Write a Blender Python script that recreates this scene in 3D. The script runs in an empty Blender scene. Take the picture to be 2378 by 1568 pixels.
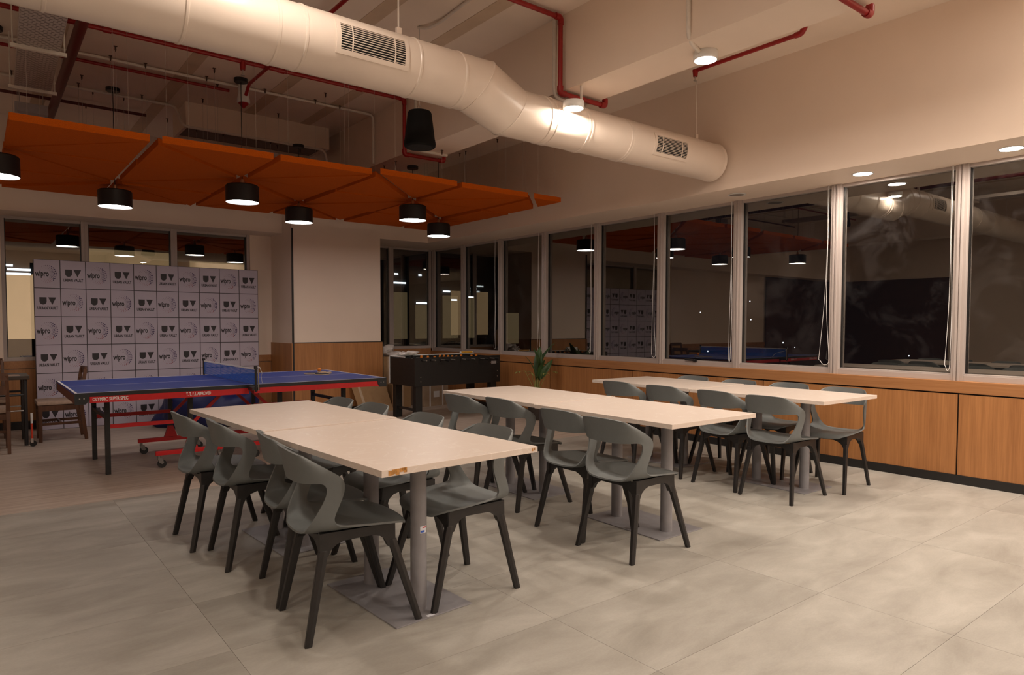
import bpy, bmesh, math, random
from mathutils import Vector, Matrix
random.seed(7)
PI = math.pi
scene = bpy.context.scene
COL = scene.collection

# ------------------------------------------------------------------ camera, world, exposure
cam_d = bpy.data.cameras.new('camera')
cam = bpy.data.objects.new('camera', cam_d)
COL.objects.link(cam)
FPX, YAW, PITCH, ROLL, CAM_H, CY = 1577.3, 0.66908, -0.040325, 0.00171, 1.3098, 34.5
_fw = Vector((math.sin(YAW)*math.cos(PITCH), math.cos(YAW)*math.cos(PITCH), math.sin(PITCH)))
_rt = Vector((math.cos(YAW), -math.sin(YAW), 0))
_up = _rt.cross(_fw)
_r = _rt*math.cos(ROLL) + _up*math.sin(ROLL)
_u = -_rt*math.sin(ROLL) + _up*math.cos(ROLL)
cam.matrix_world = Matrix(((_r.x, _u.x, -_fw.x, 0), (_r.y, _u.y, -_fw.y, 0), (_r.z, _u.z, -_fw.z, CAM_H), (0, 0, 0, 1)))
cam_d.sensor_width = 36.0
cam_d.lens = FPX/2378*36.0
cam_d.shift_y = CY/2378
cam_d.clip_end = 400
scene.camera = cam

world = bpy.data.worlds.new('night')
scene.world = world
world.use_nodes = True
world.node_tree.nodes['Background'].inputs[0].default_value = (0.0022, 0.0020, 0.0024, 1)
world.node_tree.nodes['Background'].inputs[1].default_value = 1.0

vs = scene.view_settings
vs.view_transform = 'Standard'
vs.look = 'None'
vs.gamma = 1.0
vs.use_curve_mapping = False
vs.exposure = 1.38

LAMP_COL = (1.0, 0.87, 0.745)
LAMP_E = 150.0       # surface LED discs
DOWN_E = 130.0       # recessed downlights
PEND_E = 10.0         # pendant diffusers

# ------------------------------------------------------------------ materials
MATS = {}
def nmat(name):
    m = bpy.data.materials.new(name)
    m.use_nodes = True
    nt = m.node_tree
    return m, nt, nt.nodes['Principled BSDF'], nt.links

def lin(c):
    return (c[0], c[1], c[2], 1.0)

def coords(nt, scale=(1, 1, 1), kind='Object'):
    if kind == 'World':
        g = nt.nodes.new('ShaderNodeNewGeometry'); src = g.outputs['Position']
    else:
        g = nt.nodes.new('ShaderNodeTexCoord'); src = g.outputs[kind]
    mp = nt.nodes.new('ShaderNodeMapping')
    mp.inputs['Scale'].default_value = scale
    nt.links.new(src, mp.inputs['Vector'])
    return mp.outputs['Vector']

def plain(key, col, rough=0.5, metal=0.0, var=0.06, vscale=30, bump=0.0, bscale=200, spec=0.5, kind='Object'):
    """procedural paint / plastic / metal: colour with a little noise variation and fine relief"""
    if key in MATS:
        return MATS[key]
    m, nt, b, L = nmat(key)
    v = coords(nt, (1, 1, 1), kind)
    n = nt.nodes.new('ShaderNodeTexNoise'); n.inputs['Scale'].default_value = vscale; n.inputs['Detail'].default_value = 3
    L.new(v, n.inputs['Vector'])
    r = nt.nodes.new('ShaderNodeValToRGB')
    r.color_ramp.elements[0].position = 0.3; r.color_ramp.elements[1].position = 0.7
    r.color_ramp.elements[0].color = lin([c*(1-var) for c in col])
    r.color_ramp.elements[1].color = lin([min(1, c*(1+var)) for c in col])
    L.new(n.outputs['Fac'], r.inputs['Fac'])
    L.new(r.outputs['Color'], b.inputs['Base Color'])
    b.inputs['Roughness'].default_value = rough
    b.inputs['Metallic'].default_value = metal
    b.inputs['Specular IOR Level'].default_value = spec
    if bump:
        n2 = nt.nodes.new('ShaderNodeTexNoise'); n2.inputs['Scale'].default_value = bscale; n2.inputs['Detail'].default_value = 2
        L.new(v, n2.inputs['Vector'])
        bp = nt.nodes.new('ShaderNodeBump'); bp.inputs['Strength'].default_value = bump; bp.inputs['Distance'].default_value = 0.002
        L.new(n2.outputs['Fac'], bp.inputs['Height'])
        L.new(bp.outputs['Normal'], b.inputs['Normal'])
    MATS[key] = m
    return m

def wood(key, c0, c1, scale=(60, 60, 2.0), rough=0.45, kind='World'):
    if key in MATS:
        return MATS[key]
    m, nt, b, L = nmat(key)
    v = coords(nt, scale, kind)
    n = nt.nodes.new('ShaderNodeTexNoise'); n.inputs['Scale'].default_value = 1.0; n.inputs['Detail'].default_value = 5; n.inputs['Roughness'].default_value = 0.65
    L.new(v, n.inputs['Vector'])
    v2 = coords(nt, tuple(s*0.13 for s in scale), kind)
    n2 = nt.nodes.new('ShaderNodeTexNoise'); n2.inputs['Scale'].default_value = 1.0; n2.inputs['Detail'].default_value = 2
    L.new(v2, n2.inputs['Vector'])
    mx = nt.nodes.new('ShaderNodeMath'); mx.operation = 'MULTIPLY_ADD'; mx.inputs[1].default_value = 0.6
    L.new(n.outputs['Fac'], mx.inputs[0])
    m2 = nt.nodes.new('ShaderNodeMath'); m2.operation = 'MULTIPLY'; m2.inputs[1].default_value = 0.4
    L.new(n2.outputs['Fac'], m2.inputs[0]); L.new(m2.outputs[0], mx.inputs[2])
    r = nt.nodes.new('ShaderNodeValToRGB')
    r.color_ramp.elements[0].position = 0.33; r.color_ramp.elements[1].position = 0.67
    r.color_ramp.elements[0].color = lin(c0); r.color_ramp.elements[1].color = lin(c1)
    L.new(mx.outputs[0], r.inputs['Fac'])
    L.new(r.outputs['Color'], b.inputs['Base Color'])
    b.inputs['Roughness'].default_value = rough
    MATS[key] = m
    return m

def emis(key, col, strength):
    if key in MATS:
        return MATS[key]
    m = bpy.data.materials.new(key); m.use_nodes = True
    nt = m.node_tree
    for n in list(nt.nodes):
        if n.type != 'OUTPUT_MATERIAL':
            nt.nodes.remove(n)
    e = nt.nodes.new('ShaderNodeEmission')
    e.inputs['Color'].default_value = lin(col); e.inputs['Strength'].default_value = strength
    nt.links.new(e.outputs[0], nt.nodes['Material Output'].inputs['Surface'])
    MATS[key] = m
    return m

def concrete_tile():
    m, nt, b, L = nmat('floor_tile_grey')
    g = nt.nodes.new('ShaderNodeNewGeometry')
    oi = nt.nodes.new('ShaderNodeObjectInfo')
    off = nt.nodes.new('ShaderNodeVectorMath'); off.operation = 'SCALE'
    comb = nt.nodes.new('ShaderNodeCombineXYZ')
    L.new(oi.outputs['Random'], comb.inputs[0]); L.new(oi.outputs['Random'], comb.inputs[1])
    L.new(comb.outputs[0], off.inputs[0]); off.inputs['Scale'].default_value = 0.35
    ad = nt.nodes.new('ShaderNodeVectorMath'); ad.operation = 'ADD'
    L.new(g.outputs['Position'], ad.inputs[0]); L.new(off.outputs[0], ad.inputs[1])
    mp = nt.nodes.new('ShaderNodeMapping'); mp.inputs['Scale'].default_value = (1.1, 2.6, 1)
    L.new(ad.outputs[0], mp.inputs['Vector'])
    n = nt.nodes.new('ShaderNodeTexNoise'); n.inputs['Scale'].default_value = 1.7; n.inputs['Detail'].default_value = 7; n.inputs['Roughness'].default_value = 0.62
    n.inputs['Distortion'].default_value = 0.4
    L.new(mp.outputs[0], n.inputs['Vector'])
    n3 = nt.nodes.new('ShaderNodeTexNoise'); n3.inputs['Scale'].default_value = 60; n3.inputs['Detail'].default_value = 2
    L.new(mp.outputs[0], n3.inputs['Vector'])
    r = nt.nodes.new('ShaderNodeValToRGB')
    r.color_ramp.elements[0].position = 0.30; r.color_ramp.elements[0].color = lin((0.295, 0.272, 0.235))
    r.color_ramp.elements[1].position = 0.68; r.color_ramp.elements[1].color = lin((0.445, 0.42, 0.375))
    L.new(n.outputs['Fac'], r.inputs['Fac'])
    # tile to tile difference and fine speckle
    hs = nt.nodes.new('ShaderNodeMath'); hs.operation = 'MULTIPLY_ADD'; hs.inputs[1].default_value = 0.10; hs.inputs[2].default_value = 0.90
    L.new(oi.outputs['Random'], hs.inputs[0])
    sp = nt.nodes.new('ShaderNodeMath'); sp.operation = 'MULTIPLY_ADD'; sp.inputs[1].default_value = 0.16; sp.inputs[2].default_value = 0.92
    L.new(n3.outputs['Fac'], sp.inputs[0])
    mm = nt.nodes.new('ShaderNodeMath'); mm.operation = 'MULTIPLY'
    L.new(hs.outputs[0], mm.inputs[0]); L.new(sp.outputs[0], mm.inputs[1])
    mix = nt.nodes.new('ShaderNodeVectorMath'); mix.operation = 'SCALE'
    L.new(r.outputs['Color'], mix.inputs[0]); L.new(mm.outputs[0], mix.inputs['Scale'])
    L.new(mix.outputs[0], b.inputs['Base Color'])
    b.inputs['Roughness'].default_value = 0.48
    b.inputs['Specular IOR Level'].default_value = 0.35
    return m

def plank_vinyl():
    m, nt, b, L = nmat('floor_vinyl_wood_look')
    v = coords(nt, (1.6, 22, 1), 'World')
    n = nt.nodes.new('ShaderNodeTexNoise'); n.inputs['Scale'].default_value = 1.0; n.inputs['Detail'].default_value = 6; n.inputs['Roughness'].default_value = 0.6; n.inputs['Distortion'].default_value = 0.8
    L.new(v, n.inputs['Vector'])
    r = nt.nodes.new('ShaderNodeValToRGB')
    r.color_ramp.elements[0].position = 0.32; r.color_ramp.elements[0].color = lin((0.37, 0.285, 0.225))
    r.color_ramp.elements[1].position = 0.6; r.color_ramp.elements[1].color = lin((0.50, 0.41, 0.34))
    L.new(n.outputs['Fac'], r.inputs['Fac'])
    L.new(r.outputs['Color'], b.inputs['Base Color'])
    b.inputs['Roughness'].default_value = 0.5
    return m

def glass_mat():
    m = bpy.data.materials.new('window_glass'); m.use_nodes = True
    nt = m.node_tree; L = nt.links
    for n in list(nt.nodes):
        if n.type != 'OUTPUT_MATERIAL':
            nt.nodes.remove(n)
    tr = nt.nodes.new('ShaderNodeBsdfTransparent'); tr.inputs[0].default_value = (0.72, 0.74, 0.74, 1)
    gl = nt.nodes.new('ShaderNodeBsdfGlossy'); gl.inputs['Roughness'].default_value = 0.0
    gl.inputs['Color'].default_value = (0.95, 0.93, 0.86, 1)
    fr = nt.nodes.new('ShaderNodeFresnel'); fr.inputs['IOR'].default_value = 2.8
    mx = nt.nodes.new('ShaderNodeMixShader')
    # reflective solar coating on the room side of the pane only
    ge = nt.nodes.new('ShaderNodeNewGeometry')
    om = nt.nodes.new('ShaderNodeMath'); om.operation = 'SUBTRACT'; om.inputs[0].default_value = 1.0
    L.new(ge.outputs['Backfacing'], om.inputs[1])
    ml = nt.nodes.new('ShaderNodeMath'); ml.operation = 'MULTIPLY'
    L.new(fr.outputs[0], ml.inputs[0]); L.new(om.outputs[0], ml.inputs[1])
    L.new(ml.outputs[0], mx.inputs[0]); L.new(tr.outputs[0], mx.inputs[1]); L.new(gl.outputs[0], mx.inputs[2])
    # dried wash marks on the glass
    df = nt.nodes.new('ShaderNodeBsdfDiffuse'); df.inputs[0].default_value = (0.45, 0.42, 0.42, 1)
    v = coords(nt, (1, 1, 1), 'World')
    n = nt.nodes.new('ShaderNodeTexNoise'); n.inputs['Scale'].default_value = 2.2; n.inputs['Detail'].default_value = 9; n.inputs['Roughness'].default_value = 0.68; n.inputs['Distortion'].default_value = 0.6
    L.new(v, n.inputs['Vector'])
    mr = nt.nodes.new('ShaderNodeMapRange'); mr.inputs[1].default_value = 0.5; mr.inputs[2].default_value = 0.85; mr.inputs[3].default_value = 0.0; mr.inputs[4].default_value = 0.06
    L.new(n.outputs['Fac'], mr.inputs[0])
    m2 = nt.nodes.new('ShaderNodeMixShader')
    L.new(mr.outputs[0], m2.inputs[0]); L.new(mx.outputs[0], m2.inputs[1]); L.new(df.outputs[0], m2.inputs[2])
    L.new(m2.outputs[0], nt.nodes['Material Output'].inputs['Surface'])
    return m

def net_mat():
    m = bpy.data.materials.new('blue_net'); m.use_nodes = True
    nt = m.node_tree; L = nt.links
    b = nt.nodes['Principled BSDF']
    b.inputs['Base Color'].default_value = (0.008, 0.13, 0.60, 1); b.inputs['Roughness'].default_value = 0.7
    tr = nt.nodes.new('ShaderNodeBsdfTransparent')
    v = coords(nt, (90, 90, 90), 'Object')
    sx = nt.nodes.new('ShaderNodeSeparateXYZ'); L.new(v, sx.inputs[0])
    def strand(o):
        f = nt.nodes.new('ShaderNodeMath'); f.operation = 'FRACT'; L.new(o, f.inputs[0])
        g = nt.nodes.new('ShaderNodeMath'); g.operation = 'LESS_THAN'; g.inputs[1].default_value = 0.42; L.new(f.outputs[0], g.inputs[0])
        return g.outputs[0]
    a = nt.nodes.new('ShaderNodeMath'); a.operation = 'MAXIMUM'
    L.new(strand(sx.outputs[1]), a.inputs[0]); L.new(strand(sx.outputs[2]), a.inputs[1])
    mx = nt.nodes.new('ShaderNodeMixShader')
    L.new(a.outputs[0], mx.inputs[0]); L.new(tr.outputs[0], mx.inputs[1]); L.new(b.outputs[0], mx.inputs[2])
    L.new(mx.outputs[0], nt.nodes['Material Output'].inputs['Surface'])
    return m

WALL = plain('wall_paint_cream', (0.85, 0.70, 0.58), 0.62, var=0.025, vscale=1.5, bump=0.06, bscale=120, kind='World')
CEIL = plain('ceiling_paint', (0.86, 0.72, 0.60), 0.7, var=0.04, vscale=2.0, bump=0.12, bscale=90, kind='World')
STRIPE = plain('ceiling_joint_paint', (0.64, 0.485, 0.35), 0.7, var=0.08, vscale=4.0, kind='World')
DUCTP = plain('duct_paint_cream', (0.80, 0.68, 0.58), 0.30, var=0.03, vscale=4, bump=0.04, bscale=60)
VENEER = wood('oak_veneer', (0.315, 0.128, 0.042), (0.50, 0.225, 0.078), (70, 70, 2.2))
VENEER_H = wood('oak_veneer_ledge', (0.33, 0.135, 0.045), (0.47, 0.225, 0.09), (70, 2.2, 70))
BLACK = plain('black_paint', (0.012, 0.011, 0.011), 0.4)
GROOVE = plain('dark_groove', (0.008, 0.006, 0.005), 0.9)
ALU = plain('window_aluminium', (0.47, 0.405, 0.375), 0.5, metal=0.1, var=0.02, vscale=3)
GLASS = glass_mat()
TILE = concrete_tile()
PLANK = plank_vinyl()
GROUT = plain('floor_joint', (0.20, 0.175, 0.15), 0.9)
FELT = plain('orange_felt', (0.56, 0.105, 0.006), 0.95, var=0.12, vscale=160, bump=0.25, bscale=300, spec=0.1)
SHELL = plain('chair_grey_plastic', (0.148, 0.160, 0.160), 0.5, var=0.03, vscale=40, bump=0.10, bscale=700, spec=0.45)
CLEG = plain('chair_leg_black', (0.016, 0.0145, 0.0145), 0.42, var=0.2, vscale=25)
POST = plain('powder_coat_grey', (0.27, 0.262, 0.278), 0.45, var=0.05, vscale=20, bump=0.08, bscale=400)
RED = plain('red_pipe_paint', (0.30, 0.007, 0.007), 0.38, var=0.12, vscale=18)
TRED = plain('table_red', (0.55, 0.006, 0.008), 0.4, var=0.05)
CONDUIT = plain('conduit_white', (0.74, 0.66, 0.58), 0.4, var=0.05)
TRAYM = plain('tray_galvanised', (0.50, 0.43, 0.38), 0.5, metal=0.2, var=0.06)
STEEL = plain('steel', (0.55, 0.53, 0.50), 0.3, metal=0.9)
DARKST = plain('dark_steel', (0.03, 0.028, 0.028), 0.4, metal=0.3)
WHITE = plain('white_plastic', (0.78, 0.76, 0.74), 0.4, var=0.02)
TTBLUE = plain('table_tennis_blue', (0.014, 0.040, 0.25), 0.5, var=0.05, vscale=14, bump=0.05)
NET = net_mat()
NAVY = plain('navy_vinyl', (0.003, 0.009, 0.085), 0.5, var=0.15, vscale=5, bump=0.2, bscale=12)
CARD = wood('cardboard', (0.30, 0.17, 0.075), (0.40, 0.245, 0.12), (6, 6, 6), 0.85)
CARDL = wood('cardboard_pale', (0.36, 0.25, 0.16), (0.48, 0.36, 0.25), (6, 6, 6), 0.8)
TAPE = plain('packing_tape', (0.50, 0.37, 0.25), 0.35)
DWOOD = wood('walnut_stain', (0.055, 0.018, 0.007), (0.13, 0.05, 0.02), (50, 50, 5), 0.4, 'Object')
CUSH = plain('beige_upholstery', (0.42, 0.30, 0.23), 0.9, var=0.08, vscale=60, bump=0.2)
CANE = plain('cane_weave', (0.42, 0.21, 0.07), 0.7, var=0.3, vscale=90)
BANW = plain('banner_lilac', (0.50, 0.445, 0.535), 0.5, var=0.02, vscale=6)
PRINTD = plain('print_charcoal', (0.022, 0.018, 0.022), 0.5)
PRINTL = plain('print_line', (0.035, 0.026, 0.032), 0.5)
PRINTV = plain('print_violet', (0.045, 0.022, 0.10), 0.5)
PRINTR = plain('print_maroon', (0.26, 0.05, 0.06), 0.5)
PRINTM = plain('print_mauve', (0.11, 0.07, 0.12), 0.5)
COPPER = plain('copper', (0.55, 0.27, 0.14), 0.35, metal=0.6)
LEAF = plain('leaf_green', (0.045, 0.095, 0.028), 0.45, var=0.35, vscale=9)
STEM = plain('stem_green', (0.25, 0.26, 0.07), 0.55, var=0.2)
ORANGE = plain('orange_plastic', (0.75, 0.22, 0.02), 0.4)
YELLOW = plain('yellow_plastic', (0.72, 0.36, 0.04), 0.4)
PAPER = plain('thin_white_bag', (0.66, 0.60, 0.56), 0.35, var=0.1, vscale=12)
CHIP = plain('worn_chipboard', (0.50, 0.235, 0.06), 0.8, var=0.3, vscale=50)
LAMPM = emis('lamp_disc', LAMP_COL, LAMP_E)
DOWNM = emis('downlight_disc', LAMP_COL, DOWN_E)
PENDM = emis('pendant_disc', (1.0, 0.92, 0.86), PEND_E)

def table_mat():
    m, nt, b, L = nmat('table_laminate')
    v = coords(nt, (1, 1, 1), 'Object')
    n = nt.nodes.new('ShaderNodeTexNoise'); n.inputs['Scale'].default_value = 3.2; n.inputs['Detail'].default_value = 9; n.inputs['Distortion'].default_value = 2.4
    L.new(v, n.inputs['Vector'])
    r = nt.nodes.new('ShaderNodeValToRGB')
    e = r.color_ramp.elements
    e[0].position = 0.485; e[0].color = lin((0.70, 0.595, 0.52))
    e[1].position = 0.515; e[1].color = lin((0.70, 0.595, 0.52))
    k = e.new(0.5); k.color = lin((0.76, 0.67, 0.60))
    L.new(n.outputs['Fac'], r.inputs['Fac'])
    L.new(r.outputs['Color'], b.inputs['Base Color'])
    b.inputs['Roughness'].default_value = 0.33
    return m
TABLE = table_mat()
TEDGE = plain('table_edge_band', (0.68, 0.56, 0.45), 0.5, var=0.05)

# ------------------------------------------------------------------ mesh helpers
def obj(name, me, mat=None, parent=None, loc=None, rotz=None):
    o = bpy.data.objects.new(name, me)
    COL.objects.link(o)
    if mat is not None and not me.materials:
        me.materials.append(mat)
    if parent is not None:
        o.parent = parent
    if loc is not None:
        o.location = loc
    if rotz is not None:
        o.rotation_euler = (0, 0, rotz)
    return o

def tag(o, label, cat=None, group=None, kind=None):
    o['label'] = label
    if cat:
        o['category'] = cat
    if group:
        o['group'] = group
    if kind:
        o['kind'] = kind
    return o

def thing(name, label, cat, loc=(0, 0, 0), rotz=0.0, group=None):
    o = bpy.data.objects.new(name, None)
    COL.objects.link(o)
    o.empty_display_size = 0.1
    o.location = loc
    o.rotation_euler = (0, 0, rotz)
    return tag(o, label, cat, group)

def struct(o):
    o['kind'] = 'structure'
    return o

def copy_tree(o, parent=None):
    c = o.copy()
    COL.objects.link(c)
    c.parent = parent
    for ch in list(o.children):
        copy_tree(ch, c)
    return c

class MB:
    def __init__(self):
        self.v = []; self.f = []; self.m = []
    def add(self, vs, fs, mi=0):
        n = len(self.v)
        self.v += [tuple(p) for p in vs]
        self.f += [tuple(i+n for i in f) for f in fs]
        self.m += [mi]*len(fs)
        return self
    def box(self, a, b, mi=0):
        x0, y0, z0 = a; x1, y1, z1 = b
        vs = [(x0, y0, z0), (x1, y0, z0), (x1, y1, z0), (x0, y1, z0), (x0, y0, z1), (x1, y0, z1), (x1, y1, z1), (x0, y1, z1)]
        fs = [(0, 3, 2, 1), (4, 5, 6, 7), (0, 1, 5, 4), (1, 2, 6, 5), (2, 3, 7, 6), (3, 0, 4, 7)]
        return self.add(vs, fs, mi)
    def frame(self, d):
        d = Vector(d).normalized()
        a = Vector((0, 0, 1)) if abs(d.z) < 0.95 else Vector((1, 0, 0))
        s = d.cross(a).normalized(); t = s.cross(d).normalized()
        return s, t
    def cyl(self, p0, p1, r0, r1=None, seg=16, caps=True, mi=0):
        r1 = r0 if r1 is None else r1
        p0 = Vector(p0); p1 = Vector(p1)
        s, t = self.frame(p1-p0)
        vs = []
        for p, r in ((p0, r0), (p1, r1)):
            for i in range(seg):
                a = 2*PI*i/seg
                vs.append(p + s*math.cos(a)*r + t*math.sin(a)*r)
        fs = [(i, i+seg, (i+1) % seg+seg, (i+1) % seg) for i in range(seg)]
        if caps:
            fs += [tuple(range(seg)), tuple(range(2*seg-1, seg-1, -1))]
        return self.add(vs, fs, mi)
    def tube(self, pts, r, seg=10, mi=0, caps=True):
        pts = [Vector(p) for p in pts]
        n = len(pts)
        rr = r if isinstance(r, (list, tuple)) else [r]*n
        tang = []
        for i in range(n):
            a = pts[max(0, i-1)]; b = pts[min(n-1, i+1)]
            tang.append((b-a).normalized())
        s, t = self.frame(tang[0])
        vs = []
        for i in range(n):
            d = tang[i]
            s = (s - d*s.dot(d)).normalized(); t = d.cross(s)
            k = 1.0
            if 0 < i < n-1:
                c = (pts[i]-pts[i-1]).normalized().dot(d)
                k = 1.0/max(0.5, c) if False else 1.0
            for j in range(seg):
                a = 2*PI*j/seg
                vs.append(pts[i] + (s*math.cos(a) + t*math.sin(a))*rr[i]*k)
        fs = []
        for i in range(n-1):
            for j in range(seg):
                fs.append((i*seg+j, i*seg+(j+1) % seg, (i+1)*seg+(j+1) % seg, (i+1)*seg+j))
        if caps:
            fs += [tuple(range(seg-1, -1, -1)), tuple(range((n-1)*seg, n*seg))]
        return self.add(vs, fs, mi)
    def bar(self, p0, p1, w0, d0, w1=None, d1=None, ref=(1, 0, 0), mi=0):
        """tapered rectangular bar; width along ref, depth across"""
        w1 = w0 if w1 is None else w1; d1 = d0 if d1 is None else d1
        p0 = Vector(p0); p1 = Vector(p1); d = (p1-p0).normalized()
        a = Vector(ref); a = (a - d*a.dot(d)).normalized(); b = d.cross(a)
        vs = []
        for p, w, dd in ((p0, w0, d0), (p1, w1, d1)):
            for sx, sy in ((-1, -1), (1, -1), (1, 1), (-1, 1)):
                vs.append(p + a*sx*w/2 + b*sy*dd/2)
        fs = [(0, 3, 2, 1), (4, 5, 6, 7), (0, 1, 5, 4), (1, 2, 6, 5), (2, 3, 7, 6), (3, 0, 4, 7)]
        return self.add(vs, fs, mi)
    def prism(self, poly, fn0, fn1, mi=0):
        """poly = list of 2d points; fn0/fn1 map a 2d point to the two end planes"""
        n = len(poly)
        vs = [fn0(*p) for p in poly] + [fn1(*p) for p in poly]
        fs = [tuple(range(n-1, -1, -1)), tuple(range(n, 2*n))]
        fs += [(i, (i+1) % n, (i+1) % n+n, i+n) for i in range(n)]
        return self.add(vs, fs, mi)
    def lathe(self, prof, c=(0, 0, 0), seg=24, mi=0, capb=True, capt=True):
        vs = []; n = len(prof)
        for r, z in prof:
            for j in range(seg):
                a = 2*PI*j/seg
                vs.append((c[0]+r*math.cos(a), c[1]+r*math.sin(a), c[2]+z))
        fs = []
        for i in range(n-1):
            for j in range(seg):
                fs.append((i*seg+j, i*seg+(j+1) % seg, (i+1)*seg+(j+1) % seg, (i+1)*seg+j))
        if capb:
            fs.append(tuple(range(seg-1, -1, -1)))
        if capt:
            fs.append(tuple(range((n-1)*seg, n*seg)))
        return self.add(vs, fs, mi)
    def disc(self, c, r, seg=24, up=-1, mi=0):
        vs = [(c[0]+r*math.cos(2*PI*j/seg), c[1]+r*math.sin(2*PI*j/seg), c[2]) for j in range(seg)]
        f = tuple(range(seg)) if up > 0 else tuple(range(seg-1, -1, -1))
        return self.add(vs, [f], mi)
    def mesh(self, name, smooth=None, bevel=0.0, mats=()):
        me = bpy.data.meshes.new(name)
        me.from_pydata(self.v, [], self.f)
        for m in mats:
            me.materials.append(m)
        if len(mats) > 1:
            for p, mi in zip(me.polygons, self.m):
                p.material_index = mi
        bm = bmesh.new(); bm.from_mesh(me)
        bmesh.ops.recalc_face_normals(bm, faces=bm.faces)
        if bevel:
            bmesh.ops.bevel(bm, geom=[e for e in bm.edges if len(e.link_faces) == 2 and e.calc_face_angle(0) > 0.6], offset=bevel, segments=2, profile=0.6, affect='EDGES')
        bm.to_mesh(me); bm.free()
        if smooth is not None:
            for p in me.polygons:
                p.use_smooth = True
            me.set_sharp_from_angle(angle=math.radians(smooth))
        me.update()
        return me
    def obj(self, name, mat=None, parent=None, smooth=None, bevel=0.0, loc=None, rotz=None):
        mats = mat if isinstance(mat, (list, tuple)) else [mat]
        return obj(name, self.mesh(name, smooth, bevel, mats), None, parent, loc, rotz)

def box(name, a, b, mat, parent=None, bevel=0.0):
    return MB().box(a, b).obj(name, mat, parent, bevel=bevel)

def baked(me, mods, name):
    """apply modifiers to a mesh and give the result back as plain mesh data"""
    o = bpy.data.objects.new('tmp', me); COL.objects.link(o)
    for t, kw in mods:
        m = o.modifiers.new(t, t)
        for k, v in kw.items():
            setattr(m, k, v)
    dg = bpy.context.evaluated_depsgraph_get()
    ev = o.evaluated_get(dg)
    out = bpy.data.meshes.new_from_object(ev)
    out.name = name
    bpy.data.objects.remove(o)
    return out

_TXT = {}
def text_mesh(s, size=1.0, bold=0.0, depth=0.0, align='CENTER', space=1.0):
    """flat lettering as mesh, in the XY plane"""
    cu = bpy.data.curves.new('lettering', 'FONT')
    cu.body = s; cu.size = size; cu.offset = bold; cu.extrude = depth
    cu.align_x = align; cu.align_y = 'CENTER'; cu.resolution_u = 2; cu.space_character = space
    o = bpy.data.objects.new('tmp', cu); COL.objects.link(o)
    dg = bpy.context.evaluated_depsgraph_get()
    me = bpy.data.meshes.new_from_object(o.evaluated_get(dg))
    bpy.data.objects.remove(o)
    return me

def mesh_into(mb, me, fn, mi=0):
    mb.add([fn(v.co) for v in me.vertices], [tuple(p.vertices) for p in me.polygons], mi)

# ------------------------------------------------------------------ room constants
XR, XW, XS = 6.365, 6.445, 5.806      # panel face, window plane, soffit fascia
ZS, ZC = 2.64, 3.75                   # soffit, ceiling
YP, YB, YL = 9.549, 10.44, 9.905      # pillar front, back window plane, left soffit front
XPL, XPR = 3.553, 4.948               # pillar sides
X0, Y0 = -8.0, -7.0                   # far sides of the room, out of view
XB1, XB2, ZB = 3.69, 4.085, 3.16      # ceiling beam
SILL = 0.885
YVIN = 5.78                           # grey tiles end, wood-look vinyl begins

# ------------------------------------------------------------------ floor
floor = struct(box('floor', (X0, Y0, -0.12), (6.5, 10.6, -0.004), GROUT))
TX, TY = 1.22, 0.582
tile_me = None
gx0, gy0 = 0.78, 2.80
def tile_mesh(w, d):
    return MB().box((0, 0, -0.004), (w-0.0014, d-0.0014, 0.0)).mesh('tile')
full = tile_mesh(TX, TY)
nt_ = 0
for j in range(-6, 6):
    y = gy0 + j*TY
    if y >= YVIN - 0.01:
        continue
    h = min(TY, YVIN-y)
    for i in range(-2, 5):
        x = gx0 + i*TX
        w = min(TX, XR-0.005-x)
        if w <= 0.02:
            continue
        me = full if (w == TX and h == TY) else tile_mesh(w, h)
        o = obj('floor_tile', me, TILE, floor, (x, y, 0)); nt_ += 1
rest = MB()
rest.box((X0, Y0, -0.004), (gx0-2*TX-0.002, YVIN, 0)).box((gx0-2*TX-0.002, Y0, -0.004), (XR-0.005, gy0-6*TY-0.002, 0))
rest.obj('tile_field', TILE, floor)
box('vinyl_plank_field', (X0, YVIN, -0.004), (6.42, 10.5, 0.0005), PLANK, floor)

# ------------------------------------------------------------------ ceiling with beam and joint strips
ceiling = struct(box('ceiling', (X0, Y0, ZC), (6.6, 10.6, ZC+0.15), CEIL))
struct(box('ceiling_beam', (XB1, Y0, ZB), (XB2, 10.6, ZC+0.002), WALL))
struct(box('ceiling_beam', (-3.2, Y0, ZB), (-2.8, 10.6, ZC+0.002), WALL))
for x in (-0.62, 0.60, 1.66, 2.545, 3.21):
    box('joint_strip', (x-0.065, -4, ZC-0.004), (x+0.065, 10.4, ZC), STRIPE, ceiling)

# ------------------------------------------------------------------ right wall: fascia, soffit, wood wainscot, ledge
wr = MB()
wr.box((XS, Y0, ZS), (6.62, 10.6, ZC+0.01))                    # bulkhead above the windows
wr.box((XR+0.02, Y0, -0.01), (6.62, 10.6, 0.83))               # low wall
wr.box((XW-0.02, Y0, 0.8), (6.62, -2.07, ZS))                  # solid wall behind the camera
wall_r = struct(wr.obj('wall_right', WALL))
joints = [-7.0, -4.9, -3.2, -1.45, 0.32, 2.10, 3.872, 5.651, 7.173, 8.615, 10.43]
for a, b in zip(joints[:-1], joints[1:]):
    box('wood_panel', (XR-0.002, a+0.006, 0.075), (XR+0.022, b-0.006, 0.742), VENEER, wall_r)
box('panel_backing', (XR+0.012, Y0, 0.07), (XR+0.021, 10.43, 0.80), GROOVE, wall_r)
box('sill_ledge', (XR-0.004, Y0, 0.754), (XW+0.03, 10.43, 0.852), VENEER_H, wall_r, bevel=0.003)
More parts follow.
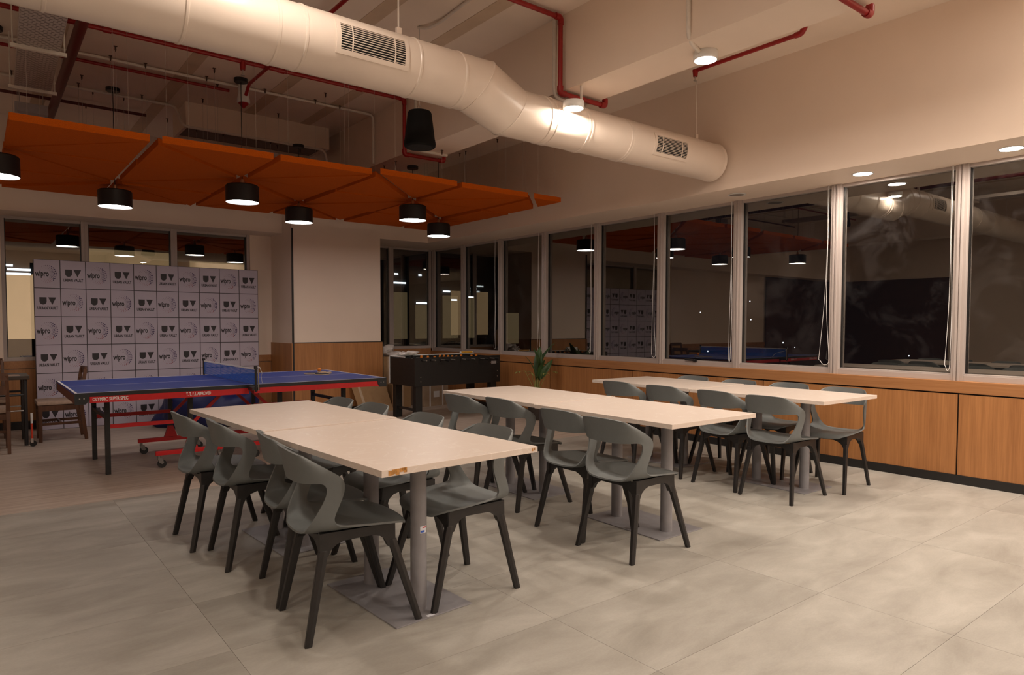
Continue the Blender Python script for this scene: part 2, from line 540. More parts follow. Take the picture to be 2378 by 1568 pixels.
bb = struct(box('baseboard_right', (XR-0.012, Y0, 0.0), (XR+0.02, 10.43, 0.074), BLACK, bevel=0.002))

# ------------------------------------------------------------------ back wall, pillar, soffits
wb = MB()
wb.box((X0, YL, ZS), (XPL+0.01, 10.62, ZC+0.01))                # left bulkhead
wb.box((XPL, YP, ZS), (XS+0.01, 10.62, ZC+0.01))                # bulkhead over pillar and corner
wb.box((X0, YB-0.06, -0.01), (0.27, 10.62, ZS+0.01))            # plain wall left of the windows
wb.box((0.27, YB-0.02, -0.01), (6.62, 10.62, 0.83))             # low wall
wb.box((3.24, YB-0.05, 0.8), (XPL+0.02, 10.62, ZS+0.01))        # jamb beside pillar
wall_b = struct(wb.obj('wall_back', WALL))
pil = struct(box('pillar', (XPL, YP, 0), (XPR, 10.5, ZS+0.001), WALL))
box('wood_panel', (XPL+0.022, YP-0.018, 0.075), (XPR+0.03, YP, 1.040), VENEER, pil)
box('wood_panel', (XPL-0.018, YP-0.018, 0.075), (XPL, YB-0.05, 1.040), VENEER, pil)
box('wood_panel', (XPR, YP, 0.075), (XPR+0.03, YB-0.05, 1.040), VENEER, pil)
box('corner_strip', (XPL-0.002, YP-0.02, 0.075), (XPL+0.02, YP+0.003, ZS+0.04), BLACK, pil)
box('dado_strip', (XPL+0.02, YP-0.012, 1.040), (XPR+0.02, YP, 1.052), BLACK, pil)
box('edge_strip', (XPR+0.022, YP-0.022, 0.075), (XPR+0.034, YP-0.002, 1.045), BLACK, pil)
box('skirting', (XPL-0.02, YP-0.024, 0), (XPR+0.034, YP, 0.075), BLACK, pil)
for a, b in ((-8.0, -5.2), (-5.2, -2.4), (-2.4, 0.25)):
    box('wood_panel', (a+0.006, YB-0.085, 0.10), (b-0.006, YB-0.06, 0.745), VENEER, wall_b)
box('wood_panel', (0.262, YB-0.045, 0.10), (1.9, YB-0.02, 0.745), VENEER, wall_b)
box('wood_panel', (1.912, YB-0.045, 0.10), (XPL-0.02, YB-0.02, 0.745), VENEER, wall_b)
box('wood_panel', (XPR+0.03, YB-0.045, 0.10), (6.36, YB-0.02, 0.745), VENEER, wall_b)
box('sill_ledge', (0.25, YB-0.06, 0.757), (XPL-0.02, YB+0.02, 0.852), VENEER_H, wall_b, bevel=0.003)
box('sill_ledge', (XPR+0.03, YB-0.06, 0.757), (6.37, YB+0.02, 0.895), VENEER_H, wall_b, bevel=0.003)
box('sill_ledge', (X0, YB-0.10, 0.757), (0.25, YB-0.06, 0.852), VENEER_H, wall_b, bevel=0.003)
struct(box('baseboard_back', (X0, YB-0.10, 0), (XPL-0.02, YB-0.02, 0.10), BLACK))

# walls out of view that close the room (seen mirrored in the glass)
wl = struct(box('wall_left', (X0-0.15, Y0, 0), (X0, 10.6, ZC+0.1), WALL))
box('dark_opening_sheet', (X0, 7.2, 0), (X0+0.03, 10.34, ZS-0.002), plain('dark_opening_paint', (0.085, 0.035, 0.028), 0.7), wl)  # dark sheet whose colour stands in for the darkness of an opening
box('dark_opening_sheet', (X0+0.03, YB-0.13, 0), (-4.1, YB-0.10, ZS-0.002), MATS['dark_opening_paint'], wall_b)  # same painted darkness, where the back wall gives way to the opening
wf = struct(box('wall_front', (X0, Y0-0.15, 0), (6.6, Y0, ZC+0.1), WALL))

# ------------------------------------------------------------------ windows
WN = [0]
def window_right(y0, y1, z0=SILL-0.033, z1=ZS):
    WN[0] += 1
    w = struct(bpy.data.objects.new('window_%d' % WN[0], None)); COL.objects.link(w)
    w.location = (XW, (y0+y1)/2, z0)
    hw = (y1-y0)/2; h = z1-z0
    f = MB()
    s = 0.046
    f.box((-0.035, -hw, 0), (0.06, -hw+s, h)).box((-0.035, hw-s, 0), (0.06, hw, h))
    f.box((-0.03, -hw+s, 0), (0.06, hw-s, 0.045)).box((-0.01, -hw+s, h-0.03), (0.06, hw-s, h))
    # raised glazing bead
    f.box((-0.022, -hw+s, 0.045), (0.02, hw-s, 0.058))
    f.box((-0.045, -hw+0.004, 0.0), (-0.035, -hw+0.022, h)).box((-0.045, hw-0.022, 0.0), (-0.035, hw-0.004, h))
    f.obj('window_frame', ALU, w, bevel=0.002)
    box('gasket', (0.012, hw-s-0.008, 0.05), (0.03, hw-s, h-0.03), BLACK, w)
    box('gasket', (0.012, -hw+s, 0.05), (0.03, -hw+s+0.008, h-0.03), BLACK, w)
    box('pane', (0.03, -hw+s, 0.05), (0.036, hw-s, h-0.028), GLASS, w)
    return w
mull = [-2.07, -1.02, 0.03, 1.08, 2.133, 3.175, 4.233, 5.27, 6.325, 7.378, 8.42, 9.45, 10.40]
wins = []
for a, b in zip(mull[:-1], mull[1:]):
    wins.append(window_right(a, b))
def window_back(x0, x1, z0, z1=ZS, s=0.04):
    WN[0] += 1
    w = struct(bpy.data.objects.new('window_%d' % WN[0], None)); COL.objects.link(w)
    w.location = ((x0+x1)/2, YB, z0)
    hw = (x1-x0)/2; h = z1-z0
    f = MB()
    f.box((-hw, -0.03, 0), (-hw+s, 0.06, h)).box((hw-s, -0.03, 0), (hw, 0.06, h))
    f.box((-hw+s, -0.03, 0), (hw-s, 0.06, 0.045)).box((-hw+s, -0.01, h-0.03), (hw-s, 0.06, h))
    f.obj('window_frame', ALU, w, bevel=0.002)
    box('gasket', (-hw+s, 0.012, 0.04), (-hw+s+0.010, 0.03, h-0.02), BLACK, w)
    box('gasket', (hw-s-0.010, 0.012, 0.04), (hw-s, 0.03, h-0.02), BLACK, w)
    box('pane', (-hw+s, 0.03, 0.04), (hw-s, 0.036, h-0.028), GLASS, w)
    return w
for a, b in ((0.27, 1.15), (1.15, 2.21), (2.21, 3.24)):
    window_back(a, b, 0.852)
for a, b in ((XPR+0.03, 5.605), (5.605, 6.40)):
    window_back(a, b, 0.895)
# dark lever handle on one opening sash
hd = MB(); hd.bar((-0.05, 0, 0.06), (-0.05, 0.13, 0.068), 0.02, 0.014, ref=(0, 0, 1)).box((-0.052, -0.02, 0.045), (-0.03, 0.02, 0.07))
hd.obj('handle', BLACK, wins[6], bevel=0.003)

# ------------------------------------------------------------------ blind cords (white loops by the mullions)
def cord(y, zlow, spread, label, x=XW-0.055, sway=0.0):
    pts = []
    n = 22
    for k in range(n+1):
        t = k/n
        z = ZS - 0.002 - (ZS-zlow-0.05)*t
        pts.append((x+0.004*math.sin(5*t+y), y + sway*t*t + 0.012*math.sin(7*t+y*3)*t - spread*0.5*t**3, z))
    b = pts[-1]
    for k in range(1, 8):
        a = PI*k/8
        pts.append((b[0], b[1] + spread*0.5*(1-math.cos(a)), b[2]-0.05*math.sin(a)))
    for k in range(n, -1, -1):
        t = k/n
        z = ZS - 0.002 - (ZS-zlow-0.05)*t
        pts.append((x+0.010+0.004*math.cos(4*t+y), y+0.012 + sway*t*t*0.6 + 0.010*math.sin(5*t+y)*t + spread*0.5*t**3, z))
    o = MB().tube(pts, 0.0022, 6).obj('blind_cord', WHITE, None, smooth=60)
    return tag(o, label, 'blind cord', 'white blind cords on the window wall')
cord(2.19, 0.935, 0.03, 'white looped blind cord at the window mullion farthest right in view', sway=-0.005)
cord(3.235, 0.935, 0.085, 'white looped blind cord swaying widely beside the hazy window pane', sway=0.02)
cord(4.285, 0.92, 0.02, 'white blind cord hanging straight next to the window with black lever handle', sway=0.0)
cord(5.345, 0.925, 0.06, 'white looped blind cord hanging in front of the mirrored banner')
cord(6.405, 0.94, 0.03, 'white blind cord one mullion right of the potted plant')
cord(7.47, 0.94, 0.05, 'white blind cord hanging just behind the potted plant leaves')
cord(8.51, 0.935, 0.045, 'white looped blind cord above the right end of the football table')

# ------------------------------------------------------------------ lamps
def surface_lamp(x, y, z, label, drop=0.0):
    t = thing('surface_lamp', label, 'ceiling lamp', (x, y, z), 0, 'round surface LED lamps')
    MB().lathe([(0.080, 0), (0.082, -0.004), (0.082, -0.048), (0.078, -0.056), (0.072, -0.056), (0.072, -0.050)], seg=32, capt=False).obj('housing', WHITE, t, smooth=40)
    MB().disc((0, 0, -0.0535), 0.0722, 32).obj('diffuser', LAMPM, t)
    if drop:
        MB().box((-0.03, -0.008, 0.0), (0.09, 0.008, 0.006)).box((0.075, -0.008, 0.006), (0.09, 0.008, drop)).obj('mounting_bracket', CONDUIT, t)
    return t
surface_lamp(3.93, 2.86, ZB, 'round white LED lamp glowing under the beam, nearest to camera')
surface_lamp(3.640, 3.848, 3.021, 'round white LED lamp squeezed between beam and cream duct', ZB-3.021)
for y in (1.5, 0.1, -1.3, -2.7, -4.1):
    surface_lamp(3.9, y, ZB, 'round white LED lamp under the beam, out of view behind the camera')
for (x, y) in ((1.25, 3.3), (1.25, 1.3), (1.25, -0.7), (1.25, -2.7), (1.25, -4.7), (-1.3, 1.2), (-1.3, -1.7), (-1.3, -3.7),
               (4.95, 0.7), (4.95, -0.9), (4.95, -2.7), (-5.2, 7.0), (-5.2, 3.2), (-5.2, 0.4), (-5.2, -2.4), (-5.2, -5.2)):  # unseen lamps added; some brighten the window bulkhead and the back-left wall
    surface_lamp(x, y, ZC-0.001, 'unseen round white LED lamp assumed on the open ceiling')

def downlight(x, y, label, lit=True):
    t = thing('recessed_downlight', label, 'downlight', (x, y, ZS), 0, 'round fittings in the window soffit')
    MB().lathe([(0.088, 0.0), (0.088, -0.004), (0.074, -0.006), (0.074, -0.001)], seg=32, capt=False, capb=False).obj('trim_ring', WHITE, t, smooth=40)
    MB().disc((0, 0, -0.003), 0.0745, 32).obj('diffuser' if lit else 'grille', DOWNM if lit else plain('speaker_grille_grey', (0.30, 0.25, 0.22), 0.6), t)
    return t
downlight(6.13, 2.807, 'lit recessed downlight in soffit above the hazy window pane')
downlight(6.13, 1.72, 'lit recessed downlight in soffit at the right picture edge')
downlight(6.12, 4.05, 'unlit grey round grille in the window soffit', False)
for y in (0.55, -0.6, -1.75, -2.9):
    downlight(6.13, y, 'lit recessed downlight in the soffit, out of view behind the camera')

# ------------------------------------------------------------------ dining tables
ZT = 0.7607
def dining_table(x, y, a, label, dz=0.0):
    """origin at the near-left corner of the table, x across (0.8), y along (1.2)"""
    t = thing('dining_table', label, 'table', (x, y, 0), a, 'beige laminate canteen tables')
    TH = 0.027
    top = MB(); top.box((0.001, 0.001, ZT+dz-TH), (0.805, 1.199, ZT+dz))
    o = top.obj('tabletop', [TABLE], t, bevel=0.0015)
    MB().box((0.22, 0.26, 0.0), (0.63, 0.92, 0.006)).obj('base_plate', POST, t, bevel=0.002)
    for yy in (0.37, 0.80):
        MB().lathe([(0.0385, 0.006), (0.0375, 0.012), (0.0375, ZT+dz-TH-0.004)], (0.405, yy, 0), 28).obj('leg', POST, t, smooth=40)
    MB().box((0.26, 0.28, ZT+dz-TH-0.004), (0.55, 0.90, ZT+dz-TH)).obj('mounting_plate', POST, t)
    return t
def pair(x, y, a, near, far, dzn=0.0, dzf=0.0):
    n = dining_table(x, y, a, near, dzn)
    f = dining_table(x - 1.2045*math.sin(a), y + 1.2045*math.cos(a), a, far, dzf)
    return n, f
t1n, t1f = pair(1.1856, 2.2873, 0.0487, 'beige laminate table nearest the camera with chipped orange edge', 'slightly raised beige laminate table butted behind the nearest one', 0.0, 0.006)
t2n, t2f = pair(3.0076, 2.377, -0.0152, 'near beige laminate table of the middle row', 'far beige laminate table of the middle row, before the plant', 0.0, 0.003)
t3n, t3f = pair(4.784, 2.428, -0.0255, 'near beige laminate table of the row beside the window wall', 'far beige laminate table of the row beside the window wall', 0.0, 0.002)
# chipped edge band at the near end of the first table
ch = MB()
zt0 = ZT-0.027
for (x0, x1, z0, z1) in ((0.030, 0.052, 0.004, 0.022), (0.046, 0.066, 0.008, 0.0255), (0.062, 0.078, 0.003, 0.026), (0.080, 0.095, 0.012, 0.0265), (0.090, 0.106, 0.016, 0.0268), (0.098, 0.112, 0.008, 0.0262)):
    ch.box((x0, -0.0002, zt0+z0), (x1, 0.002, zt0+z1))
ch.obj('edge_chip', CHIP, t1n)
MB().box((0.772, -0.0002, zt0+0.008), (0.777, 0.002, zt0+0.020)).box((0.784, -0.0002, zt0+0.010), (0.789, 0.002, zt0+0.022)).obj('edge_chip', CHIP, t1n)
# sticker wrapped round the near post, and a label on the plate
def sticker(parent, cx, cy, z0, z1, a0, a1, r, mat, name='sticker'):
    vs = []; fs = []; n = 6
    for k in range(n+1):
        a = a0+(a1-a0)*k/n
        vs += [(cx+r*math.cos(a), cy+r*math.sin(a), z0), (cx+r*math.cos(a), cy+r*math.sin(a), z1)]
    for k in range(n):
        fs.append((2*k, 2*k+2, 2*k+3, 2*k+1))
    return MB().add(vs, fs).obj(name, mat, parent)
st = sticker(t1n, 0.405, 0.37, 0.365, 0.397, -1.95, -1.05, 0.0380, plain('sticker_white', (0.78, 0.80, 0.86), 0.4))
sticker(st, 0.405, 0.37, 0.368, 0.378, -1.90, -1.35, 0.0383, plain('sticker_blue', (0.05, 0.13, 0.55), 0.4), 'printed_mark')
sticker(st, 0.405, 0.37, 0.388, 0.394, -1.65, -1.10, 0.0383, plain('sticker_red', (0.55, 0.06, 0.08), 0.4), 'printed_mark')
MB().box((0.385, 0.265, 0.006), (0.425, 0.283, 0.0066)).obj('plate_label', MATS['sticker_white'], t1n)

# ------------------------------------------------------------------ grey moulded chairs
def make_shell_mesh():
    rows = [  # centre x,z   edge x,z   half width   wrap
        (0.235, 0.418, 0.205, 0.424, 0.165, 0.0),
        (0.228, 0.440, 0.198, 0.440, 0.195, 0.0),
        (0.175, 0.449, 0.160, 0.452, 0.222, 0.0),
        (0.080, 0.446, 0.070, 0.459, 0.234, 0.0),
        (-0.03, 0.438, -0.015, 0.466, 0.238, 0.0),
        (-0.13, 0.430, -0.085, 0.471, 0.236, 0.1),
        (-0.210, 0.430, -0.120, 0.480, 0.232, 0.45),
        (-0.254, 0.440, -0.130, 0.503, 0.229, 0.85),
        (-0.264, 0.462, -0.122, 0.530, 0.230, 1.0),
        (-0.264, 0.525, -0.100, 0.582, 0.235, 1.0),
        (-0.258, 0.600, -0.083, 0.630, 0.240, 1.0),
        (-0.256, 0.652, -0.090, 0.676, 0.243, 1.0),
        (-0.264, 0.698, -0.138, 0.706, 0.237, 1.0),
        (-0.273, 0.746, -0.200, 0.744, 0.216, 1.0),
        (-0.282, 0.789, -0.250, 0.774, 0.176, 1.0)]
    ss = [-1, -0.89, -0.77, -0.56, -0.28, 0, 0.28, 0.56, 0.77, 0.89, 1]
    vs = []
    sin_ = {6: 0.60, 7: 0.46, 8: 0.60, 9: 0.73, 10: 0.80, 11: 0.77}   # inner edge of the uprights, row by row
    for ri, (cx, cz, ex, ez, hw, q) in enumerate(rows):
        si = sin_.get(ri, 0.77); sm = 0.89 if si > 0.7 else (1+si)/2
        for s in (-1, -sm, -si, -si*0.72, -si*0.36, 0, si*0.36, si*0.72, si, sm, 1):
            a = abs(s); sg = 1 if s >= 0 else -1
            yf = a; wf = a**2.6
            th = a*PI/2
            yw = math.sin(th)**0.85; ww = (1-math.cos(th))**1.35
            y = 0.905*hw*(yf*(1-q)+yw*q)*sg; w = wf*(1-q)+ww*q
            vs.append((cx+(ex-cx)*w, y, cz+(ez-cz)*w))
    n = len(ss); fs = []
    for i in range(len(rows)-1):
        for j in range(n-1):
            if 7 <= i <= 10 and 2 <= j <= 7:
                continue
            fs.append((i*n+j, i*n+j+1, (i+1)*n+j+1, (i+1)*n+j))
    me = bpy.data.meshes.new('seat_shell')
    me.from_pydata(vs, [], fs)
    out = baked(me, [('SUBSURF', dict(levels=2, render_levels=2)), ('SOLIDIFY', dict(thickness=0.009, offset=0.0))], 'seat_shell')
    for p in out.polygons:
        p.use_smooth = True
    out.set_sharp_from_angle(angle=math.radians(50))
    return out
SHELL_ME = make_shell_mesh()
def leg_mesh(top, foot):
    tx, ty = top; fx, fy = foot
    mb = MB()
    # six-sided tapering leg with a ridge on its outer side
    p0 = Vector((tx, ty, 0.375)); p1 = Vector((fx, fy, 0.0))
    sg = 1 if fy > 0 else -1
    fr = 1 if fx > 0 else -1
    vs = []
    for p, k in ((p0, 1.0), (p1, 0.78)):
        for dx, dy in ((-0.020, -0.012), (0.0, -0.018), (0.020, -0.012), (0.018, 0.013), (0, 0.015), (-0.018, 0.013)):
            vs.append((p.x+dx*k*fr, p.y-dy*k*sg, p.z))
    fs = [(0, 1, 2, 3, 4, 5), (11, 10, 9, 8, 7, 6)] + [(i, i+6, (i+1) % 6+6, (i+1) % 6) for i in range(6)]
    mb.add(vs, fs)
    return mb.mesh('leg', bevel=0.0025)
LT = {(-1): (-0.165, 0.172), 1: (0.135, 0.172)}
LF = {(-1): (-0.243, 0.212), 1: (0.247, 0.212)}
LEG_ME = {}
for fx in (-1, 1):
    for sy in (-1, 1):
        LEG_ME[(fx, sy)] = leg_mesh((LT[fx][0], LT[fx][1]*sy), (LF[fx][0], LF[fx][1]*sy))
def frame_mesh():
    mb = MB()
    side = [(-0.182, 0.446), (-0.184, 0.345), (-0.150, 0.345), (-0.136, 0.374), (-0.112, 0.393), (-0.08, 0.404), (0.045, 0.407), (0.078, 0.398), (0.100, 0.380), (0.117, 0.345), (0.152, 0.345), (0.143, 0.447)]
    for s in (-1, 1):
        mb.prism(side, lambda x, z, s=s: (x, s*0.158, z), lambda x, z, s=s: (x, s*0.186, z))
    cross = [(-0.196, 0.446), (-0.199, 0.345), (-0.170, 0.345), (-0.152, 0.374), (-0.122, 0.392), (-0.09, 0.402), (0.09, 0.402), (0.122, 0.392), (0.152, 0.374), (0.170, 0.345), (0.199, 0.345), (0.196, 0.446), (0.10, 0.425), (-0.10, 0.425)]
    for x in (-0.180, 0.122):
        mb.prism(cross, lambda y, z, x=x: (x, y*0.93, z), lambda y, z, x=x: (x+0.028, y*0.93, z))
    return mb.mesh('leg_frame', bevel=0.0)
FRAME_ME = frame_mesh()
def chair(x, y, a, label):
    t = thing('moulded_chair', label, 'chair', (x, y, 0), a, 'grey moulded plastic canteen chairs')
    obj('seat_shell', SHELL_ME, SHELL, t)
    obj('leg_frame', FRAME_ME, CLEG, t)
    for k in ((-1, -1), (-1, 1), (1, -1), (1, 1)):
        obj('leg', LEG_ME[k], CLEG, t)
    return t
D = math.radians
ordn = ['nearest', 'second', 'third', 'farthest']
def side_chairs(row, side, lst):
    for k, (x, y, a) in enumerate(lst):
        chair(x, y, D(a), 'grey moulded chair on the %s of the %s table row, %s from the camera' % (side, row, ordn[k]))
side_chairs('front-left', 'left side', [(1.295, 2.822, -6), (1.345, 3.27, -8), (1.275, 3.915, -3), (1.195, 4.375, 0)])
side_chairs('front-left', 'right side', [(1.845, 2.81, 181), (1.825, 3.42, 180), (1.82, 4.07, 182), (1.79, 4.53, 180)])
side_chairs('middle', 'left side', [(3.030, 2.676, 0), (3.082, 3.115, 0), (3.19, 3.86, -2), (3.09, 4.26, 0)])
side_chairs('window', 'left side', [(4.868, 2.785, 0), (4.90, 3.245, -4), (4.925, 3.82, 0), (4.94, 4.36, 0)])
side_chairs('window', 'window side', [(5.474, 2.715, 184), (5.56, 3.26, 180), (5.50, 3.74, 180), (5.54, 4.30, 180)])

# ------------------------------------------------------------------ table tennis table
tt = thing('table_tennis_table', 'blue table tennis table with red apron and net before the banner', 'table tennis', (0.611, 6.36, 0))
L2, WT = 1.368, 1.525
for k in (0, 1):
    x0 = k*(L2+0.006)
    top = box('half_top', (x0, 0, 0.744), (x0+L2, WT, 0.760), TTBLUE, tt)
    box('edge_band', (x0-0.002, -0.004, 0.728), (x0+L2+0.002, 0.0, 0.7585), BLACK, top)
    box('edge_band', (x0-0.002, WT, 0.728), (x0+L2+0.002, WT+0.004, 0.7585), BLACK, top)
    ln = MB()
    ln.box((x0, 0.0, 0.760), (x0+L2, 0.018, 0.7606)).box((x0, WT-0.018, 0.760), (x0+L2, WT, 0.7606))
    xe = x0 if k == 0 else x0+L2-0.018
    ln.box((xe, 0.018, 0.760), (xe+0.018, WT-0.018, 0.7606))
    ln.box((x0, WT/2-0.002, 0.760), (x0+L2, WT/2+0.002, 0.7606))
    ln.obj('court_line', WHITE, top)
    for yy in (0.0, WT-0.02):
        xa, xb = (x0+0.10, x0+L2-0.02) if k == 0 else (x0+0.02, x0+L2-0.075)
        box('red_apron', (xa, yy-0.001, 0.676), (xb, yy+0.021, 0.729), TRED, tt)
    xe = x0 if k == 0 else x0+L2-0.02
    box('end_apron', (xe, 0.03, 0.672), (xe+0.02, WT-0.03, 0.744), plain('end_apron_brown', (0.10, 0.022, 0.012), 0.5), tt)
    xe2 = x0 if k == 0 else x0+L2
    sg = 1 if k == 0 else -1
    for yy in (-0.006, WT-0.016):
        br = MB()
        poly = [(0, 0.760), (0.10, 0.745), (0.10, 0.70), (0.075, 0.668), (0, 0.668)]
        br.prism(poly, lambda a, z, yy=yy: (xe2-sg*0.003+sg*a, yy, z), lambda a, z, yy=yy: (xe2-sg*0.003+sg*a, yy+0.022, z))
        cb = br.obj('corner_bracket', plain('bracket_black', (0.015, 0.017, 0.019), 0.35), tt)
        if yy < 0:
            for a in (0.03, 0.06):
                MB().cyl((xe2+sg*a, -0.008, 0.715), (xe2+sg*a, -0.005, 0.715), 0.005, seg=8).obj('screw', STEEL, cb)
# legs and undercarriage
def leg_t(x, y, z1=0.69):
    MB().box((x-0.02, y-0.02, 0), (x+0.02, y+0.02, z1)).obj('leg', BLACK, tt, bevel=0.003)
xl = [0.275, 2*L2+0.006-0.275]
for x in xl:
    for y in (0.44, 1.28):
        leg_t(x, y)
    MB().bar((x, 0.44, 0.50), (x, 1.28, 0.50), 0.03, 0.03, ref=(0, 0, 1)).obj('leg_crossbar', BLACK, tt)
for k, sg in ((0, 1), (1, -1)):
    xm = L2+0.003-sg*0.42             # trolley uprights
    xa = xl[k]
    for y in (0.46, 1.30):
        MB().box((xm-0.02, y-0.02, 0.15), (xm+0.02, y+0.02, 0.70)).obj('trolley_upright', BLACK, tt, bevel=0.002)
        MB().bar((xm+sg*0.02, y-0.025, 0.40), (xm+sg*0.30, y-0.025, 0.68), 0.03, 0.012, ref=(0, 0, 1)).obj('folding_brace', TRED, tt)
        MB().bar((xa, y-0.028, 0.42), (xm, y-0.028, 0.42), 0.035, 0.012, ref=(0, 0, 1)).obj('link_bar', TRED, tt)
        g = MB(); g.box((xm-0.30, y-0.02, 0.115), (xm+0.30, y+0.02, 0.155))
        g.prism([(-0.06, 0.155), (0.06, 0.155), (0.022, 0.27), (-0.022, 0.27)], lambda a, z, y=y: (xm+a, y-0.022, z), lambda a, z, y=y: (xm+a, y+0.022, z))
        g.obj('trolley_base', TRED, tt, bevel=0.002)
        for xx in (xm-0.26, xm+0.26):
            c = MB()
            c.cyl((xx-0.012, y, 0.115), (xx-0.012, y, 0.088), 0.014, seg=10)
            c.prism([(-0.024, 0.09), (0.016, 0.09), (0.026, 0.045), (0.012, 0.035), (-0.012, 0.05)], lambda a, z, y=y, xx=xx: (xx+a, y-0.018, z), lambda a, z, y=y, xx=xx: (xx+a, y-0.014, z))
            c.prism([(-0.024, 0.09), (0.016, 0.09), (0.026, 0.045), (0.012, 0.035), (-0.012, 0.05)], lambda a, z, y=y, xx=xx: (xx+a, y+0.014, z), lambda a, z, y=y, xx=xx: (xx+a, y+0.018, z))
            co = c.obj('caster', plain('caster_grey', (0.22, 0.20, 0.19), 0.4, metal=0.5), tt)
            MB().cyl((xx+0.012, y-0.012, 0.0375), (xx+0.012, y+0.012, 0.0375), 0.0375, seg=20).obj('wheel', BLACK, co, smooth=40)
# lettering on the apron
def apron_text(s, x0, x1, size):
    me = text_mesh(s, size, bold=size*0.028, align='LEFT')
    xs = [v.co.x for v in me.vertices]; ys = [v.co.y for v in me.vertices]
    k = (x1-x0)/(max(xs)-min(xs)); mx = min(xs); my = (max(ys)+min(ys))/2
    kz = 0.030/(max(ys)-min(ys))
    mb = MB()
    mesh_into(mb, me, lambda c: (x0+(c.x-mx)*k, -0.0022, 0.7045+(c.y-my)*kz))
    mb.obj('apron_lettering', WHITE, tt)
apron_text('OLYMPIC SUPER SPEC', 0.118, 0.372, 0.035)
apron_text('T. T. F. I. APPROVED', 0.815, 1.018, 0.03)
# net
box('net_mesh', (L2+0.0015, -0.11, 0.765), (L2+0.0045, WT+0.11, 0.905), NET, tt)
box('net_tape', (L2-0.0005, -0.11, 0.900), (L2+0.0065, WT+0.11, 0.912), WHITE, tt)
for y in (-0.125, WT+0.125):
    p = MB(); p.cyl((L2+0.003, y, 0.70), (L2+0.003, y, 0.915), 0.011, seg=12).box((L2-0.03, min(y, y+0.12*(1 if y < 0 else -1)), 0.715), (L2+0.036, max(y, y+0.12*(1 if y < 0 else -1)), 0.742))
    p.cyl((L2+0.003, y, 0.91), (L2+0.003, y, 0.935), 0.017, seg=12)
    po = p.obj('net_post', DARKST, tt, smooth=40)
    MB().cyl((L2+0.024, y-0.004, 0.71), (L2+0.024, y-0.004, 0.905), 0.006, seg=8).obj('tension_rod', STEEL, po, smooth=40)
cordp = [(L2+0.003, -0.13, 0.93), (L2+0.03, -0.15, 0.925), (L2+0.045, -0.14, 0.89), (L2+0.06, -0.12, 0.87), (L2+0.10, 0.03, 0.83), (L2+0.12, 0.07, 0.775), (L2+0.125, 0.075, 0.763)]
MB().tube(cordp, 0.003, 6).obj('net_string', WHITE, tt)

# bats and ball on the far half
def bat(x, y, rz, label, rubber):
    t = thing('table_tennis_bat', label, 'bat', (x, y, 0.7607), rz, 'table tennis bats')
    def blade(r0, r1):
        return [(r0*math.cos(a), r1*math.sin(a)) for a in [2*PI*k/28 for k in range(28)]]
    MB().prism(blade(0.082, 0.076), lambda a, b: (a, b, 0.002), lambda a, b: (a, b, 0.009)).obj('blade', plain('bat_ply', (0.72, 0.58, 0.42), 0.5), t)
    MB().prism(blade(0.080, 0.074), lambda a, b: (a, b, 0.009), lambda a, b: (a, b, 0.0125)).obj('rubber', rubber, t)
    MB().prism(blade(0.080, 0.074), lambda a, b: (a, b, 0.0), lambda a, b: (a, b, 0.002)).obj('rubber', rubber, t)
    MB().prism([(0.075, -0.014), (0.17, -0.016), (0.175, 0.0), (0.17, 0.016), (0.075, 0.014)], lambda a, b: (a, b, 0.0), lambda a, b: (a, b, 0.022)).obj('handle', plain('bat_handle', (0.60, 0.44, 0.29), 0.5), t, bevel=0.005)
    return t
bat(2.93, 7.30, D(5), 'table tennis bat with pale wooden handle under the orange ball', plain('rubber_black', (0.01, 0.01, 0.012), 0.6))
bat(2.98, 7.13, D(35), 'table tennis bat lying nearer the table edge, rubber dark', MATS['rubber_black'])
bme = bpy.data.meshes.new('ball'); bmb = bmesh.new(); bmesh.ops.create_icosphere(bmb, subdivisions=3, radius=0.022); bmb.to_mesh(bme); bmb.free()
for p in bme.polygons:
    p.use_smooth = True
ball = obj('table_tennis_ball', bme, ORANGE, None, (3.02, 7.30, 0.7607+0.0440))
tag(ball, 'orange table tennis ball resting on a bat', 'ball')

# ------------------------------------------------------------------ sponsor banner
BW, BH = 2.715, 2.105
ban = thing('sponsor_banner', 'lilac step-and-repeat banner printed with two company logos in a grid', 'banner', (0.578, 10.135, 0), 0.030)
box('fabric', (0, -0.006, 0.004), (BW, 0.0, BH), BANW, ban)
fr = MB()
fr.box((0.0, 0.0, 0.0), (0.03, 0.05, BH-0.004)).box((BW-0.03, 0.0, 0.0), (BW, 0.05, BH-0.004)).box((0.03, 0.0, BH-0.034), (BW-0.03, 0.05, BH-0.004)).box((0.03, 0.0, 0.0), (BW-0.03, 0.05, 0.03))
fr.obj('stand_frame', BLACK, ban)
NC, NR = 10, 6
cw, chh = BW/NC, BH/NR
gl = MB()
for i in range(NC+1):
    x = i*cw; gl.box((max(0, x-0.0045), -0.0068, 0.004), (min(BW, x+0.0045), -0.006, BH))
for j in range(NR+1):
    z = j*chh; gl.box((0, -0.0070, max(0.004, z-0.0045)), (BW, -0.006, min(BH, z+0.0045)))
gl.obj('grid_line', PRINTL, ban)
